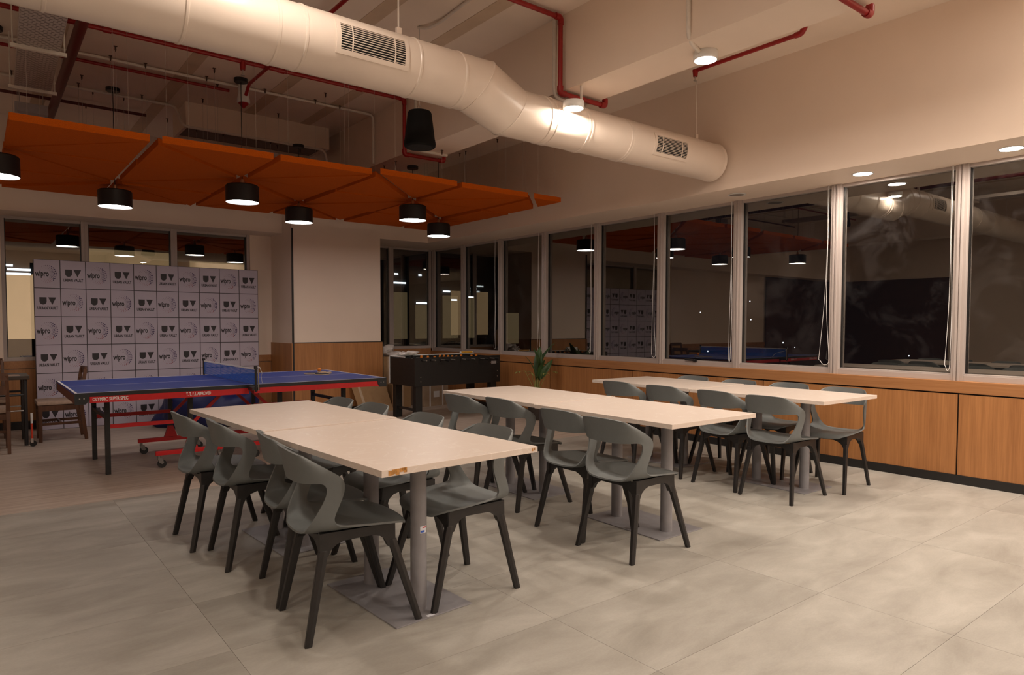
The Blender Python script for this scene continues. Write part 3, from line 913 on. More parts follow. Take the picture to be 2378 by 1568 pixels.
def logo_uv():
    mb = MB()
    u = [(-0.084, 0.062), (-0.010, 0.062), (-0.010, 0.012)] + [(-0.047+0.037*math.cos(a), 0.012-0.040*math.sin(a)) for a in [PI*k/10 for k in range(0, 11)]] + [(-0.084, 0.012)]
    v = [(0.006, 0.062), (0.088, 0.062), (0.047, -0.030)]
    for poly in (u, v):
        mb.add([(a, 0, b) for a, b in poly], [tuple(range(len(poly)))])
    tm = text_mesh('URBAN VAULT', 0.05, bold=0.0018, space=1.05)
    xs = [q.co.x for q in tm.vertices]; k = 0.212/(max(xs)-min(xs))
    mesh_into(mb, tm, lambda c: (c.x*k, 0, -0.072+c.y*0.98))
    me = bpy.data.meshes.new('logo'); me.from_pydata(mb.v, [], mb.f); me.materials.append(PRINTD)
    return me
def logo_w():
    mb = MB()
    tm = text_mesh('wipro', 0.078, bold=0.0026)
    xs = [q.co.x for q in tm.vertices]; k = 0.142/(max(xs)-min(xs))
    mesh_into(mb, tm, lambda c: (-0.050+c.x*k, 0, c.y*1.25+0.0), 0)
    cx, cz = 0.002, 0.0
    rings = [(0.040, 0.0018, 9), (0.050, 0.0024, 12), (0.062, 0.0032, 15), (0.076, 0.0042, 18), (0.092, 0.0052, 22)]
    for ri, (R, rd, n) in enumerate(rings):
        lim = (0.32+0.13*ri) if ri < 4 else 0.78
        for q in range(n):
            a = -PI*lim + 2*PI*lim*q/(n-1)
            x = cx+R*math.cos(a); z = cz+R*1.12*math.sin(a)
            f = max(0.35, 0.65+0.5*math.cos(a))
            r = rd*f*1.3
            mi = 1
            if a < -0.9:
                mi = 2
            elif a > 1.3 or abs(a) > 1.9:
                mi = 3
            if x < 0.026 and abs(z) < 0.034:
                continue
            mb.add([(x+r*math.cos(2*PI*w/6), 0, z+r*1.1*math.sin(2*PI*w/6)) for w in range(6)], [tuple(range(6))], mi)
    me = bpy.data.meshes.new('logo'); me.from_pydata(mb.v, [], mb.f)
    for m in (PRINTD, PRINTV, PRINTR, PRINTM):
        me.materials.append(m)
    for p, mi in zip(me.polygons, mb.m):
        p.material_index = mi
    return me
LU, LW = logo_uv(), logo_w()
for j in range(NR):
    for i in range(NC):
        w = (i + j) % 2 == 0
        # row 0 is the top row
        o = obj('printed_logo', LW if w else LU, None, ban, ((i+0.5)*cw, -0.0074, BH-(j+0.5)*chh))
        o['kind'] = 'stuff'

# ------------------------------------------------------------------ football table
ft = thing('football_table', 'black football table with orange and black players by the corner windows', 'football table', (4.62, 7.95, 0))
FW, FD, FZ0, FZ1 = 1.44, 0.70, 0.475, 0.865
sh = MB()
sh.box((0, 0, FZ0), (FW, 0.03, FZ1)).box((0, FD-0.03, FZ0), (FW, FD, FZ1)).box((0, 0.03, FZ0), (0.03, FD-0.03, FZ1-0.015)).box((FW-0.03, 0.03, FZ0), (FW, FD-0.03, FZ1-0.015)).box((0.03, 0.03, FZ0), (FW-0.03, FD-0.03, FZ0+0.02))
body = sh.obj('body', plain('cabinet_black', (0.007, 0.0062, 0.006), 0.5), ft)
box('playfield', (0.03, 0.03, 0.74), (FW-0.03, FD-0.03, 0.75), plain('pitch_green', (0.03, 0.10, 0.04), 0.5), ft)
MB().box((-0.006, FD-0.012, FZ0+0.01), (0.0, FD+0.004, FZ1+0.006)).box((-0.006, 0.25, FZ1-0.004), (0.0, FD, FZ1+0.006)).obj('white_trim', WHITE, ft)
tr_ = MB()
tr_.box((0.0, FD-0.035, FZ1), (FW, FD+0.002, FZ1+0.012))
tr_.obj('top_rail', WHITE, ft)
for (x, y) in ((0.035, 0.03), (FW-0.145, 0.03), (0.035, FD-0.12), (FW-0.145, FD-0.12)):
    MB().box((x, y, 0.0), (x+0.10, y+0.09, FZ0)).obj('leg', body.data.materials[0], ft, bevel=0.003)
MB().box((0.06, 0.12, 0.13), (0.09, FD-0.12, 0.16)).obj('leg_crossbar', BLACK, ft)
MB().box((FW-0.12, 0.12, 0.13), (FW-0.09, FD-0.12, 0.16)).obj('leg_crossbar', BLACK, ft)
def player(rod, x, y, mat):
    p = MB(); p.box((x-0.012, y-0.012, 0.795), (x+0.012, y+0.012, 0.872)).box((x-0.016, y-0.014, 0.83), (x+0.016, y+0.014, 0.852))
    p.obj('player', mat, rod, bevel=0.003)
rods = [(0.13, 1, 0), (0.27, 2, 0), (0.42, 3, 1), (0.58, 5, 0), (0.76, 5, 1), (0.92, 3, 0), (1.08, 2, 1), (1.26, 1, 1)]
PBLK = plain('player_black', (0.01, 0.01, 0.01), 0.4)
for x, n, c in rods:
    r = MB().cyl((x, -0.13 if c else -0.10, 0.828), (x, FD+0.16, 0.828), 0.008, seg=10).obj('rod', STEEL, ft, smooth=40)
    for q in range(n):
        player(r, x, 0.08+(FD-0.16)*(q+0.5)/n, ORANGE if c else PBLK)
    yy = FD+0.16 if c == 0 else -0.20
    hm = PBLK
    MB().cyl((x, (FD+0.10) if c == 0 else -0.21, 0.828), (x, (FD+0.22) if c == 0 else -0.13, 0.828), 0.016, seg=12).obj('rod_handle', hm, r, smooth=40)
    MB().cyl((x, -0.014, 0.828), (x, 0.0, 0.828), 0.022, seg=12).obj('bearing', BLACK, r, smooth=40)
sb = MB()
for q in range(10):
    sb.cyl((0.32+q*0.016, FD+0.002, FZ1+0.03), (0.32+q*0.016, FD+0.022, FZ1+0.03), 0.012, seg=8)
MB().box((FW-0.16, -0.001, 0.745), (FW-0.07, 0.004, 0.785)).obj('ball_hole', plain('hole_grey', (0.35, 0.32, 0.32), 0.5), ft)
bo = MB()
for (x, z) in ((0.095, 0.60), (0.095, 0.54), (FW-0.05, 0.64), (FW-0.05, 0.56), (FW-0.045, 0.765), (FW-0.175, 0.765)):
    bo.cyl((x, -0.004, z), (x, 0.0, z), 0.006, seg=8)
bo.obj('bolt', STEEL, ft)
# yellow roller lying on the far rail
ro = MB(); ro.cyl((0, 0, 0), (0.22, 0.02, 0), 0.014, seg=14)
rol = thing('yellow_tube', 'short yellow tube with white ends lying on the football table rim', 'tube', (5.80, 8.59, FZ1+0.0265))
ro.obj('tube_body', YELLOW, rol, smooth=40)
MB().cyl((-0.012, -0.001, 0), (0.0, 0, 0), 0.0145, seg=14).cyl((0.22, 0.02, 0), (0.232, 0.021, 0), 0.0145, seg=14).obj('end_cap', WHITE, rol, smooth=40)

# ------------------------------------------------------------------ bean bag
def blob(name, c, rx, ry, h, mat, seed, flat=0.0, amp=0.05, parent=None, sub=4, pw=0.8):
    rnd = random.Random(seed)
    bm = bmesh.new(); bmesh.ops.create_icosphere(bm, subdivisions=sub, radius=1.0)
    dirs = [(Vector((rnd.uniform(-1, 1), rnd.uniform(-1, 1), rnd.uniform(-1, 1))).normalized(), rnd.uniform(2, 6), rnd.uniform(0, 6)) for _ in range(9)]
    for v in bm.verts:
        n = v.co.normalized()
        k = 1 + sum(amp*math.sin(n.dot(d)*f*2+p)/3 for d, f, p in dirs)
        z = n.z
        zz = (abs(z)**pw)*(1 if z > 0 else -1)
        x, y = n.x*k*rx, n.y*k*ry
        hh = max(zz, -0.55-flat)
        v.co = Vector((x, y, (hh+0.55+flat)/(1.55+flat)*h*(k if hh > 0 else 1)))
    me = bpy.data.meshes.new(name); bm.to_mesh(me); bm.free()
    for p in me.polygons:
        p.use_smooth = True
    o = obj(name, me, mat, parent, c)
    return o
bb_ = thing('bean_bag', 'large navy blue bean bag slumped on the floor before the banner', 'bean bag', (2.36, 9.45, 0))
blob('cover', (0, 0, 0), 0.60, 0.52, 0.60, NAVY, 3, amp=0.10, parent=bb_)
pip = [(0.60*math.cos(a)*math.cos(0.5), 0.50*math.cos(a)*math.sin(0.5)-0.12, 0.16+0.45*max(0, math.sin(a))) for a in [PI*k/20 for k in range(21)]]
MB().tube(pip, 0.007, 6).obj('piping', plain('piping_maroon', (0.12, 0.008, 0.03), 0.5), bb_)

# ------------------------------------------------------------------ cartons, sheets and bags in the corner
def carton(x0, y0, z0, x1, y1, z1, mat, label, tape=True, rot=0.0):
    t = thing('carton', label, 'carton', ((x0+x1)/2, (y0+y1)/2, z0), rot)
    hx, hy, h = (x1-x0)/2, (y1-y0)/2, z1-z0
    MB().box((-hx, -hy, 0), (hx, hy, h)).obj('box_body', mat, t, bevel=0.006)
    MB().box((-hx, -hy-0.001, h+0.0005), (-0.003, hy, h+0.003)).box((0.003, -hy-0.001, h+0.0005), (hx, hy, h+0.003)).obj('top_flap', mat, t)
    if tape:
        MB().box((-0.025, -hy-0.0015, 0.0), (0.025, -hy, h+0.004)).obj('tape', TAPE, t)
    return t
c1 = carton(5.57, 9.36, 0, 6.06, 9.85, 0.40, CARDL, 'pale carton with white straps under the football table', False, 0.12)
for x in (-0.13, 0.13):
    MB().box((x-0.012, -0.2465, 0.0), (x+0.012, -0.2455, 0.40)).obj('strap', WHITE, c1)
MB().box((-0.06, -0.2468, 0.14), (0.06, -0.2455, 0.24)).obj('shipping_label', WHITE, c1)
carton(5.12, 9.50, 0, 5.46, 9.84, 0.37, CARD, 'small brown carton beside the pale strapped carton')
carton(5.0, 9.66, 0, 5.30, 10.28, 0.80, CARD, 'tall brown carton standing in the corner right of the pillar')
sheet = thing('cardboard_sheet', 'flattened brown cardboard sheet leaning against the wood panel of the pillar', 'cardboard', (4.70, 9.24, 0))
MB().prism([(-0.25, 0.0), (0.30, 0.0), (0.26, 0.45), (-0.31, 0.47)], lambda a, z: (a, z*0.52, z), lambda a, z: (a, z*0.52+0.012, z+0.003)).obj('board', CARD, sheet)
MB().prism([(-0.16, 0.0), (-0.12, 0.0), (-0.17, 0.46), (-0.21, 0.46)], lambda a, z: (a, z*0.52-0.0006, z), lambda a, z: (a, z*0.52+0.001, z)).obj('tape', TAPE, sheet)
bag = thing('plastic_bag', 'crumpled white plastic bag on top of the tall brown carton', 'bag', (5.17, 9.95, 0.803))
blob('film', (0, 0, 0), 0.16, 0.26, 0.13, PAPER, 11, amp=0.45, parent=bag, sub=4)
bag2 = thing('plastic_bag', 'flattened white plastic bag spilling over the football table corner', 'bag', (4.86, 8.555, FZ1+0.012))
blob('film', (0, 0, 0), 0.13, 0.04, 0.045, PAPER, 5, amp=0.4, parent=bag2, sub=3)
flap = thing('cardboard_flap', 'brown cardboard flap propped up on the sill next to the pillar', 'cardboard', (5.09, 10.35, 0.896))
MB().prism([(-0.09, 0), (0.10, 0), (0.10, 0.26), (0.02, 0.34), (-0.09, 0.33)], lambda a, z: (a, -0.012, z), lambda a, z: (a, 0.012, z)).obj('board', CARD, flap)
lst = thing('paper_slip', 'white paper slip lying on the window sill at the room corner', 'paper', (6.18, 10.405, 0.896))
MB().box((-0.10, -0.016, 0), (0.10, 0.016, 0.003)).obj('sheet', PAPER, lst)

# ------------------------------------------------------------------ wooden dining chairs and dark side table
def wooden_chair(x, y, a, label, cane=False, H=0.82):
    t = thing('wooden_chair', label, 'chair', (x, y, 0), a, 'walnut dining chairs')
    W, Dp = 0.42, 0.42
    for sx in (-1, 1):
        MB().bar((sx*(W/2-0.02), Dp/2-0.02, 0), (sx*(W/2-0.02), Dp/2-0.02, 0.41), 0.030, 0.030, 0.042, 0.042).obj('leg', DWOOD, t, bevel=0.003)
        lg = MB(); lg.bar((sx*(W/2-0.02), -Dp/2-0.03, 0), (sx*(W/2-0.02), -Dp/2+0.02, 0.43), 0.030, 0.034, 0.038, 0.045)
        lg.bar((sx*(W/2-0.02), -Dp/2+0.02, 0.43), (sx*(W/2-0.025), -Dp/2-0.035, H-0.02), 0.036, 0.042, 0.028, 0.034)
        lg.obj('leg', DWOOD, t, bevel=0.003)
    ap = MB(); ap.box((-W/2+0.03, Dp/2-0.035, 0.345), (W/2-0.03, Dp/2-0.01, 0.405)).box((-W/2+0.03, -Dp/2+0.005, 0.345), (W/2-0.03, -Dp/2+0.03, 0.405))
    for sx in (-1, 1):
        ap.box((sx*(W/2-0.02)-0.012, -Dp/2+0.03, 0.345), (sx*(W/2-0.02)+0.012, Dp/2-0.03, 0.405))
    ap.obj('seat_rail', DWOOD, t)
    for sx in (-1, 1):
        MB().bar((sx*(W/2-0.02), -Dp/2, 0.20), (sx*(W/2-0.02), Dp/2-0.02, 0.20), 0.018, 0.028, ref=(1, 0, 0)).obj('stretcher', DWOOD, t)
    MB().box((-W/2+0.03, -0.01, 0.19), (W/2-0.03, 0.01, 0.215)).obj('stretcher', DWOOD, t)
    cu = MB(); cu.box((-W/2, -Dp/2+0.025, 0.41), (W/2, Dp/2+0.01, 0.455))
    cu.obj('seat_cushion', CUSH, t, smooth=50, bevel=0.016)
    tp = MB(); n = 10
    pts = [(-W/2+0.02+(W-0.04)*k/n, -Dp/2-0.035-0.025*math.sin(PI*k/n), H-0.035) for k in range(n+1)]
    for k in range(n):
        tp.bar(pts[k], pts[k+1], 0.075, 0.022, ref=(0, 0, 1))
    tp.obj('top_rail', DWOOD, t)
    if cane:
        MB().box((-W/2+0.045, -Dp/2-0.035, 0.56), (W/2-0.045, -Dp/2-0.028, H-0.07)).obj('cane_panel', CANE, t)
        MB().box((-W/2+0.03, -Dp/2-0.025, 0.53), (W/2-0.03, -Dp/2-0.005, 0.56)).obj('lower_rail', DWOOD, t)
    else:
        MB().box((-W/2+0.03, -Dp/2-0.032, 0.60), (W/2-0.03, -Dp/2-0.014, 0.69)).obj('back_slat', DWOOD, t)
    return t
wooden_chair(0.735, 9.27, D(90), 'walnut chair with beige cushion standing side-on before the banner')
wooden_chair(0.06, 9.86, D(180), 'walnut chair with cane back behind the dark side table', True, 0.90)
wooden_chair(0.055, 8.70, D(0), 'dark walnut chair cut off by the left picture edge')
stb = thing('side_table', 'dark side table with pale inlaid top between the walnut chairs', 'table', (0.09, 9.22, 0))
tpb = MB().box((-0.40, -0.30, 0.715), (0.36, 0.30, 0.755)).obj('table_top', plain('sidetable_brown', (0.035, 0.022, 0.014), 0.4), stb, bevel=0.004)
for (a, b) in ((-0.33, -0.26), (-0.10, -0.26), (0.08, -0.26)):
    MB().box((a, b, 0.755), (a+0.20, b+0.26, 0.757)).obj('inlay_tile', CUSH, tpb)
for sx in (-0.36, 0.32):
    for sy in (-0.26, 0.26):
        MB().cyl((sx, sy, 0), (sx, sy, 0.715), 0.019, seg=12).obj('leg', DARKST, stb, smooth=40)
for sy in (-0.26, 0.26):
    MB().cyl((-0.36, sy, 0.55), (0.32, sy, 0.55), 0.012, seg=8).obj('cross_rod', DARKST, stb, smooth=40)
    MB().cyl((-0.36, sy, 0.38), (0.32, sy, 0.38), 0.008, seg=8).obj('cross_rod', STEEL, stb, smooth=40)
pol = thing('striped_pole', 'short red and white pole on a caster beside the side table leg', 'pole', (0.455, 8.86, 0))
MB().cyl((0, 0, 0.085), (0, 0, 0.25), 0.011, seg=10).obj('red_section', plain('pole_red', (0.62, 0.05, 0.02), 0.4), pol, smooth=40)
MB().cyl((0, 0, 0.25), (0, 0, 0.36), 0.011, seg=10).obj('white_section', WHITE, pol, smooth=40)
cst = MB().box((-0.012, -0.016, 0.04), (0.012, 0.016, 0.088)).obj('caster', STEEL, pol, bevel=0.003)
MB().cyl((0.008, -0.011, 0.032), (0.008, 0.011, 0.032), 0.032, seg=18).obj('wheel', BLACK, cst, smooth=40)

# ------------------------------------------------------------------ potted plant
pl = thing('potted_plant', 'broad-leaved green plant standing by the wood wainscot', 'plant', (6.07, 7.13, 0))
MB().lathe([(0.085, 0.0), (0.10, 0.02), (0.125, 0.24), (0.13, 0.26), (0.118, 0.26), (0.112, 0.22)], seg=24, capt=False).obj('pot', plain('pot_dark', (0.04, 0.03, 0.025), 0.6), pl, smooth=40)
MB().disc((0, 0, 0.225), 0.113, 24, up=1).obj('soil', plain('soil', (0.025, 0.015, 0.01), 0.95), pl)
def leaf(base, tip, width, curl, nrm):
    b = Vector(base); t = Vector(tip); d = t-b; n = Vector(nrm).normalized(); s = d.cross(n).normalized(); n = s.cross(d).normalized()
    vs = []; fs = []; N = 10
    for k in range(N+1):
        u = k/N
        w = width*math.sin(PI*min(1, u*0.94+0.06))**0.75*(1-0.25*u) if k < N else 0.002
        c = b + d*u + n*curl*math.sin(PI*u)*0.6 - n*curl*u*u*0.7
        vs += [c - s*w*0.5 + n*w*0.22, c, c + s*w*0.5 + n*w*0.22]
    for k in range(N):
        a = 3*k
        fs += [(a, a+1, a+4, a+3), (a+1, a+2, a+5, a+4)]
    me = bpy.data.meshes.new('leaf'); me.from_pydata([tuple(v) for v in vs], [], fs)
    out = baked(me, [('SUBSURF', dict(levels=1, render_levels=1)), ('SOLIDIFY', dict(thickness=0.0018))], 'leaf')
    for p in out.polygons:
        p.use_smooth = True
    return out
lv = [((0.02, 0.0, 0.62), (0.24, -0.07, 1.08), 0.13, 0.05, (-0.8, 0.3, 0.6)), ((0.0, 0.0, 0.60), (-0.12, -0.12, 1.00), 0.12, 0.05, (0.3, -0.9, 0.4)),
      ((0.0, -0.02, 0.58), (-0.02, -0.16, 0.86), 0.13, -0.05, (0.1, -1.0, 0.5)), ((0.03, 0.02, 0.60), (0.14, 0.10, 1.02), 0.12, 0.05, (-0.7, -0.5, 0.4)),
      ((-0.02, 0.0, 0.55), (-0.16, 0.02, 0.90), 0.10, 0.04, (0.8, -0.6, 0.4)), ((0.03, -0.02, 0.55), (0.17, -0.14, 0.84), 0.11, 0.06, (-0.5, -0.7, 0.5)),
      ((0.01, 0.0, 0.55), (0.05, -0.05, 0.98), 0.10, 0.03, (-0.1, -1.0, 0.2))]
for b, t, w, c, n in lv:
    st_ = MB().tube([(random.uniform(-0.03, 0.03), random.uniform(-0.03, 0.03), 0.215), (b[0]*1.2, b[1], 0.4), b], 0.006, 6).obj('stem', STEM, pl, smooth=60)
    obj('leaf', leaf(b, t, w, c, n), LEAF, st_)
for k in range(6):
    a = k*1.05+0.4; r0 = 0.10+0.03*(k % 3)
    p = [(0, 0, 0.24), (0.05*math.cos(a), 0.05*math.sin(a), 0.45), (r0*math.cos(a), r0*math.sin(a), 0.62+0.03*(k % 3)), (1.7*r0*math.cos(a), 1.7*r0*math.sin(a), 0.66)]
    fr_ = MB().tube(p, [0.004, 0.004, 0.003, 0.0015], 5).obj('stem', STEM, pl, smooth=60)
    for q in range(3):
        u = 0.35+0.25*q
        c = Vector(p[2]).lerp(Vector(p[3]), u)
        obj('leaf', leaf(c, c+Vector((0.07*math.cos(a+0.8*(-1)**q), 0.07*math.sin(a+0.8*(-1)**q), -0.02)), 0.022, 0.01, (0, 0, 1)), STEM, fr_)

# ------------------------------------------------------------------ orange acoustic cloud of triangular felt panels
cloud = thing('acoustic_cloud', 'orange suspended ceiling cloud of triangular felt panels', 'ceiling cloud', (0, 0, 2.77))
GX = [0.195, 1.170, 2.135, 3.100, 4.075, 5.065, 6.05]
GY = [6.055, 7.055, 8.06, 9.08]
CUTX = 5.56
def inset(poly, d):
    n = len(poly); cx = sum(p[0] for p in poly)/n; cy = sum(p[1] for p in poly)/n
    lines = []
    for i in range(n):
        a = Vector(poly[i]); b = Vector(poly[(i+1) % n]); e = (b-a).normalized(); nn = Vector((-e.y, e.x))
        if nn.dot(Vector((cx, cy))-a) < 0:
            nn = -nn
        dd = d
        if abs(e.x) < 0.01:
            dd = 0.031                       # wider slots along the room
        elif abs(e.y) < 0.01 and abs(a.y-GY[0]) < 0.01:
            dd = 0.0
        elif abs(e.y) < 0.01:
            dd = 0.022
        lines.append((a+nn*dd, e))
    out = []
    for i in range(n):
        p, e = lines[i-1]; q, g = lines[i]
        den = e.x*g.y-e.y*g.x
        t = ((q.x-p.x)*g.y-(q.y-p.y)*g.x)/den
        out.append((p.x+e.x*t, p.y+e.y*t))
    return out
def clipx(poly, X):
    out = []
    for i in range(len(poly)):
        a, b = poly[i], poly[(i+1) % len(poly)]
        ia, ib = a[0] <= X, b[0] <= X
        if ia:
            out.append(a)
        if ia != ib:
            t = (X-a[0])/(b[0]-a[0]); out.append((X, a[1]+(b[1]-a[1])*t))
    return out
TP = 0.055
hook_me = MB().box((-0.007, -0.002, -0.034), (0.007, 0.002, 0)).box((-0.014, -0.010, -0.003), (0.014, 0.010, 0)).box((-0.004, -0.004, -0.046), (0.004, 0.004, -0.03)).mesh('hook')
HOOKM = plain('rusty_bracket', (0.07, 0.035, 0.02), 0.7)
def ceil_z(x, y):
    if XB1-0.02 < x < XB2+0.02:
        return ZB
    if 1.86 < x < 3.52 and 8.12 < y < 8.76:
        return 3.50
    return ZC
for i in range(6):
    for j in range(3):
        A, B, Cc, Dd = (GX[i], GY[j]), (GX[i+1], GY[j]), (GX[i+1], GY[j+1]), (GX[i], GY[j+1])
        if (i+j) % 2 == 1:
            tris = [[A, B, Cc], [A, Cc, Dd]]       # odd nodes are A and C
        else:
            tris = [[A, B, Dd], [B, Cc, Dd]]
        for tri in tris:
            p = clipx(tri, CUTX)
            if len(p) < 3:
                continue
            try:
                p = inset(p, 0.032)
            except ZeroDivisionError:
                continue
            dz = random.uniform(-0.011, 0.011)
            tilt = random.uniform(-0.006, 0.006)
            mx = sum(q[0] for q in p)/len(p); my = sum(q[1] for q in p)/len(p)
            pan = MB().prism(p, lambda a, b: (a, b, dz+tilt*(a-mx)), lambda a, b: (a, b, dz+tilt*(a-mx)+TP)).obj('felt_panel', FELT, cloud)
            for q in p[:2]:
                hx, hy = mx+(q[0]-mx)*0.62, my+(q[1]-my)*0.62
                zc = ceil_z(hx, hy)
                wv = MB().cyl((hx, hy, TP), (hx, hy, zc-2.77), 0.0011, seg=4).obj('hanging_wire', TRAYM, pan)
                obj('hook', hook_me, HOOKM, pan, (hx, hy, zc-2.77))

# ------------------------------------------------------------------ pendant lamps
def pendant(x, y, zc, label):
    t = thing('pendant_lamp', label, 'pendant lamp', (x, y, 2.53), 0, 'black drum pendant lamps under the orange cloud')
    R, H = 0.158, 0.172
    MB().lathe([(R-0.003, 0.0), (R, 0.0), (R, H-0.012), (R-0.012, H), (0.02, H), (0.02, H-0.003), (R-0.014, H-0.003), (R-0.003, H-0.014), (R-0.003, 0.0)], seg=40, capb=False, capt=False).obj('shade', plain('shade_black', (0.010, 0.010, 0.011), 0.5), t, smooth=40)
    MB().disc((0, 0, 0.006), R-0.0032, 40).obj('diffuser', PENDM, t)
    MB().lathe([(0.020, H), (0.022, H+0.02), (0.016, H+0.055), (0.010, H+0.06)], seg=16).obj('socket', COPPER, t, smooth=40)
    MB().cyl((0, 0, H+0.06), (0, 0, zc-2.53-0.03), 0.004, seg=8).obj('cord', BLACK, t, smooth=40)
    MB().lathe([(0.062, zc-2.53-0.034), (0.066, zc-2.53-0.03), (0.066, zc-2.53), (0.0, zc-2.53)], seg=24).obj('canopy', BLACK, t, smooth=40)
    return t
pendant(GX[0]-0.02, GY[1]+0.02, ZC, 'black drum pendant lamp cut off by the left picture edge')
pendant(GX[1]+0.01, GY[2]+0.10, ZC, 'black drum pendant lamp above the banner, second from the left')
pendant(GX[2], GY[1], ZC, 'black drum pendant lamp above the net, hanging nearest in view')
pendant(GX[3]-0.02, GY[2]-0.05, 3.45, 'black drum pendant lamp at the left edge of the white pillar')
pendant(GX[4]-0.02, GY[1]-0.05, ZB, 'black drum pendant lamp in front of the white pillar, right side')
pendant(GX[5]-0.01, GY[2]-0.03, ZC, 'black drum pendant lamp before the corner windows, farthest right')

# ------------------------------------------------------------------ spiral duct with two grilles
YD = 4.1
Z1D, R1D, Z2D, R2D = 3.047, 0.191, 2.915, 0.179
XJ1, XJ2 = 2.90, 3.215
XEND = 5.72
duct = thing('air_duct', 'cream round ventilation duct running under the ceiling with a stepped bend', 'air duct', (0, YD, 0))
SEG = 48
def ring_at(x, z, r, sh):
    """ellipse ring in a plane tilted by shear sh (dx per dz)"""
    return [(x+sh*r*math.cos(2*PI*k/SEG), r*math.sin(2*PI*k/SEG), z+r*math.cos(2*PI*k/SEG)) for k in range(SEG)]
def loft(rings, name, capa=False, capb=False, mat=DUCTP, parent=None):
    mb = MB(); vs = [p for r in rings for p in r]; fs = []
    for i in range(len(rings)-1):
        for k in range(SEG):
            fs.append((i*SEG+k, i*SEG+(k+1) % SEG, (i+1)*SEG+(k+1) % SEG, (i+1)*SEG+k))
    if capa:
        fs.append(tuple(range(SEG)))
    if capb:
        fs.append(tuple(range((len(rings)-1)*SEG, len(rings)*SEG)))
    mb.add(vs, fs)
    return mb.obj(name, mat, parent or duct, smooth=35)
# three straight lengths with the elbow gores mitred between them
loft([ring_at(-2.75, Z1D, R1D, 0), ring_at(2.34, Z1D, R1D, 0)], 'duct_length', capa=True)
loft([ring_at(2.34, Z1D, R1D-0.0005, 0), ring_at(2.70, Z1D, R1D-0.0005, 0), ring_at(XJ1, Z1D, R1D-0.0005, 0.55)], 'elbow_gore')
loft([ring_at(XJ1, Z1D, R1D-0.0005, 0.55), ring_at(XJ2, Z2D, R2D-0.0005, 0.55)], 'offset_length')
loft([ring_at(XJ2, Z2D, R2D-0.0005, 0.55), ring_at(3.50, Z2D, R2D-0.0005, 0)], 'elbow_gore')
loft([ring_at(3.50, Z2D, R2D, 0), ring_at(XEND, Z2D, R2D, 0)], 'duct_length')
def collar(x, z, r, w=0.012, h=0.005, sh=0.0):
    loft([ring_at(x-w, z, r-0.001, sh), ring_at(x-w*0.5, z, r+h, sh), ring_at(x+w*0.5, z, r+h, sh), ring_at(x+w, z, r-0.001, sh)], 'collar')
for x in (-2.3, -1.1, -0.35, 0.30, 0.92, 1.41, 1.57, 2.34, 2.70):
    collar(x, Z1D, R1D)
for x in (XJ1,):
    collar(x, Z1D, R1D, 0.006, 0.003, 0.55)
collar(XJ2, Z2D, R2D, 0.006, 0.003, 0.55)
for x in (3.50, 3.56, 3.90, 3.93, 4.40, 4.43):
    collar(x, Z2D, R2D)
loft([ring_at(XEND, Z2D, R2D, 0), ring_at(XEND+0.012, Z2D, R2D+0.006, 0), ring_at(XEND+0.03, Z2D, R2D+0.006, 0), ring_at(XEND+0.03, Z2D, 0.02, 0)], 'end_cap', capb=True)
def grille(x0, x1, zc, r, a0, a1):
    def P(x, a, rr):
        return (x, -rr*math.cos(a), zc+rr*math.sin(a))
    def patch(mb, xa, xb, aa, ab, ra, rb, n=10):
        vs = []; fs = []
        for k in range(n+1):
            a = aa+(ab-aa)*k/n
            vs += [P(xa, a, ra), P(xb, a, ra), P(xb, a, rb), P(xa, a, rb)]
        for k in range(n):
            b = 4*k
            for q in range(4):
                fs.append((b+q, b+(q+1) % 4, b+4+(q+1) % 4, b+4+q))
        fs += [(0, 1, 2, 3), tuple(4*n+q for q in (3, 2, 1, 0))]
        mb.add(vs, fs)
    fr = MB(); m = 0.028; ma = m/r
    patch(fr, x0-m, x0, a0-ma, a1+ma, r-0.002, r+0.007); patch(fr, x1, x1+m, a0-ma, a1+ma, r-0.002, r+0.007)
    patch(fr, x0, x1, a0-ma, a0, r-0.002, r+0.007, 3); patch(fr, x0, x1, a1, a1+ma, r-0.002, r+0.007, 3)
    g = fr.obj('grille', DUCTP, duct)
    bk = MB(); patch(bk, x0, x1, a0, a1, r-0.001, r+0.0015); bk.obj('grille_opening', plain('grille_dark', (0.006, 0.006, 0.007), 0.8), g)
    n = 11
    for k in range(n):
        a = a0+(a1-a0)*(k+0.5)/n
        s = MB(); patch(s, x0, x1, a-0.010, a+0.010, r+0.0015, r+0.006, 1); s.obj('slat', DUCTP, g)
    for x in (x0+0.075, x1-0.075):
        s = MB(); patch(s, x-0.004, x+0.004, a0, a1, r+0.0055, r+0.009); s.obj('mullion', DUCTP, g)
grille(1.775, 2.215, Z1D, R1D, -0.36, 0.46)
grille(4.715, 5.135, Z2D, R2D, -0.48, 0.30)
for x, z, r in ((0.75, Z1D, R1D), (2.27, Z1D, R1D), (5.50, Z2D, R2D), (-1.5, Z1D, R1D)):
    h = MB().cyl((x, 0, z+r), (x, 0, ZC), 0.0035 if x > 5 else 0.006, seg=8).obj('hanger_rod', CONDUIT, duct, smooth=40)
    MB().box((x-0.018, -0.012, z+r-0.002), (x+0.018, 0.012, z+r+0.055)).obj('hanger_bracket', DUCTP, h)

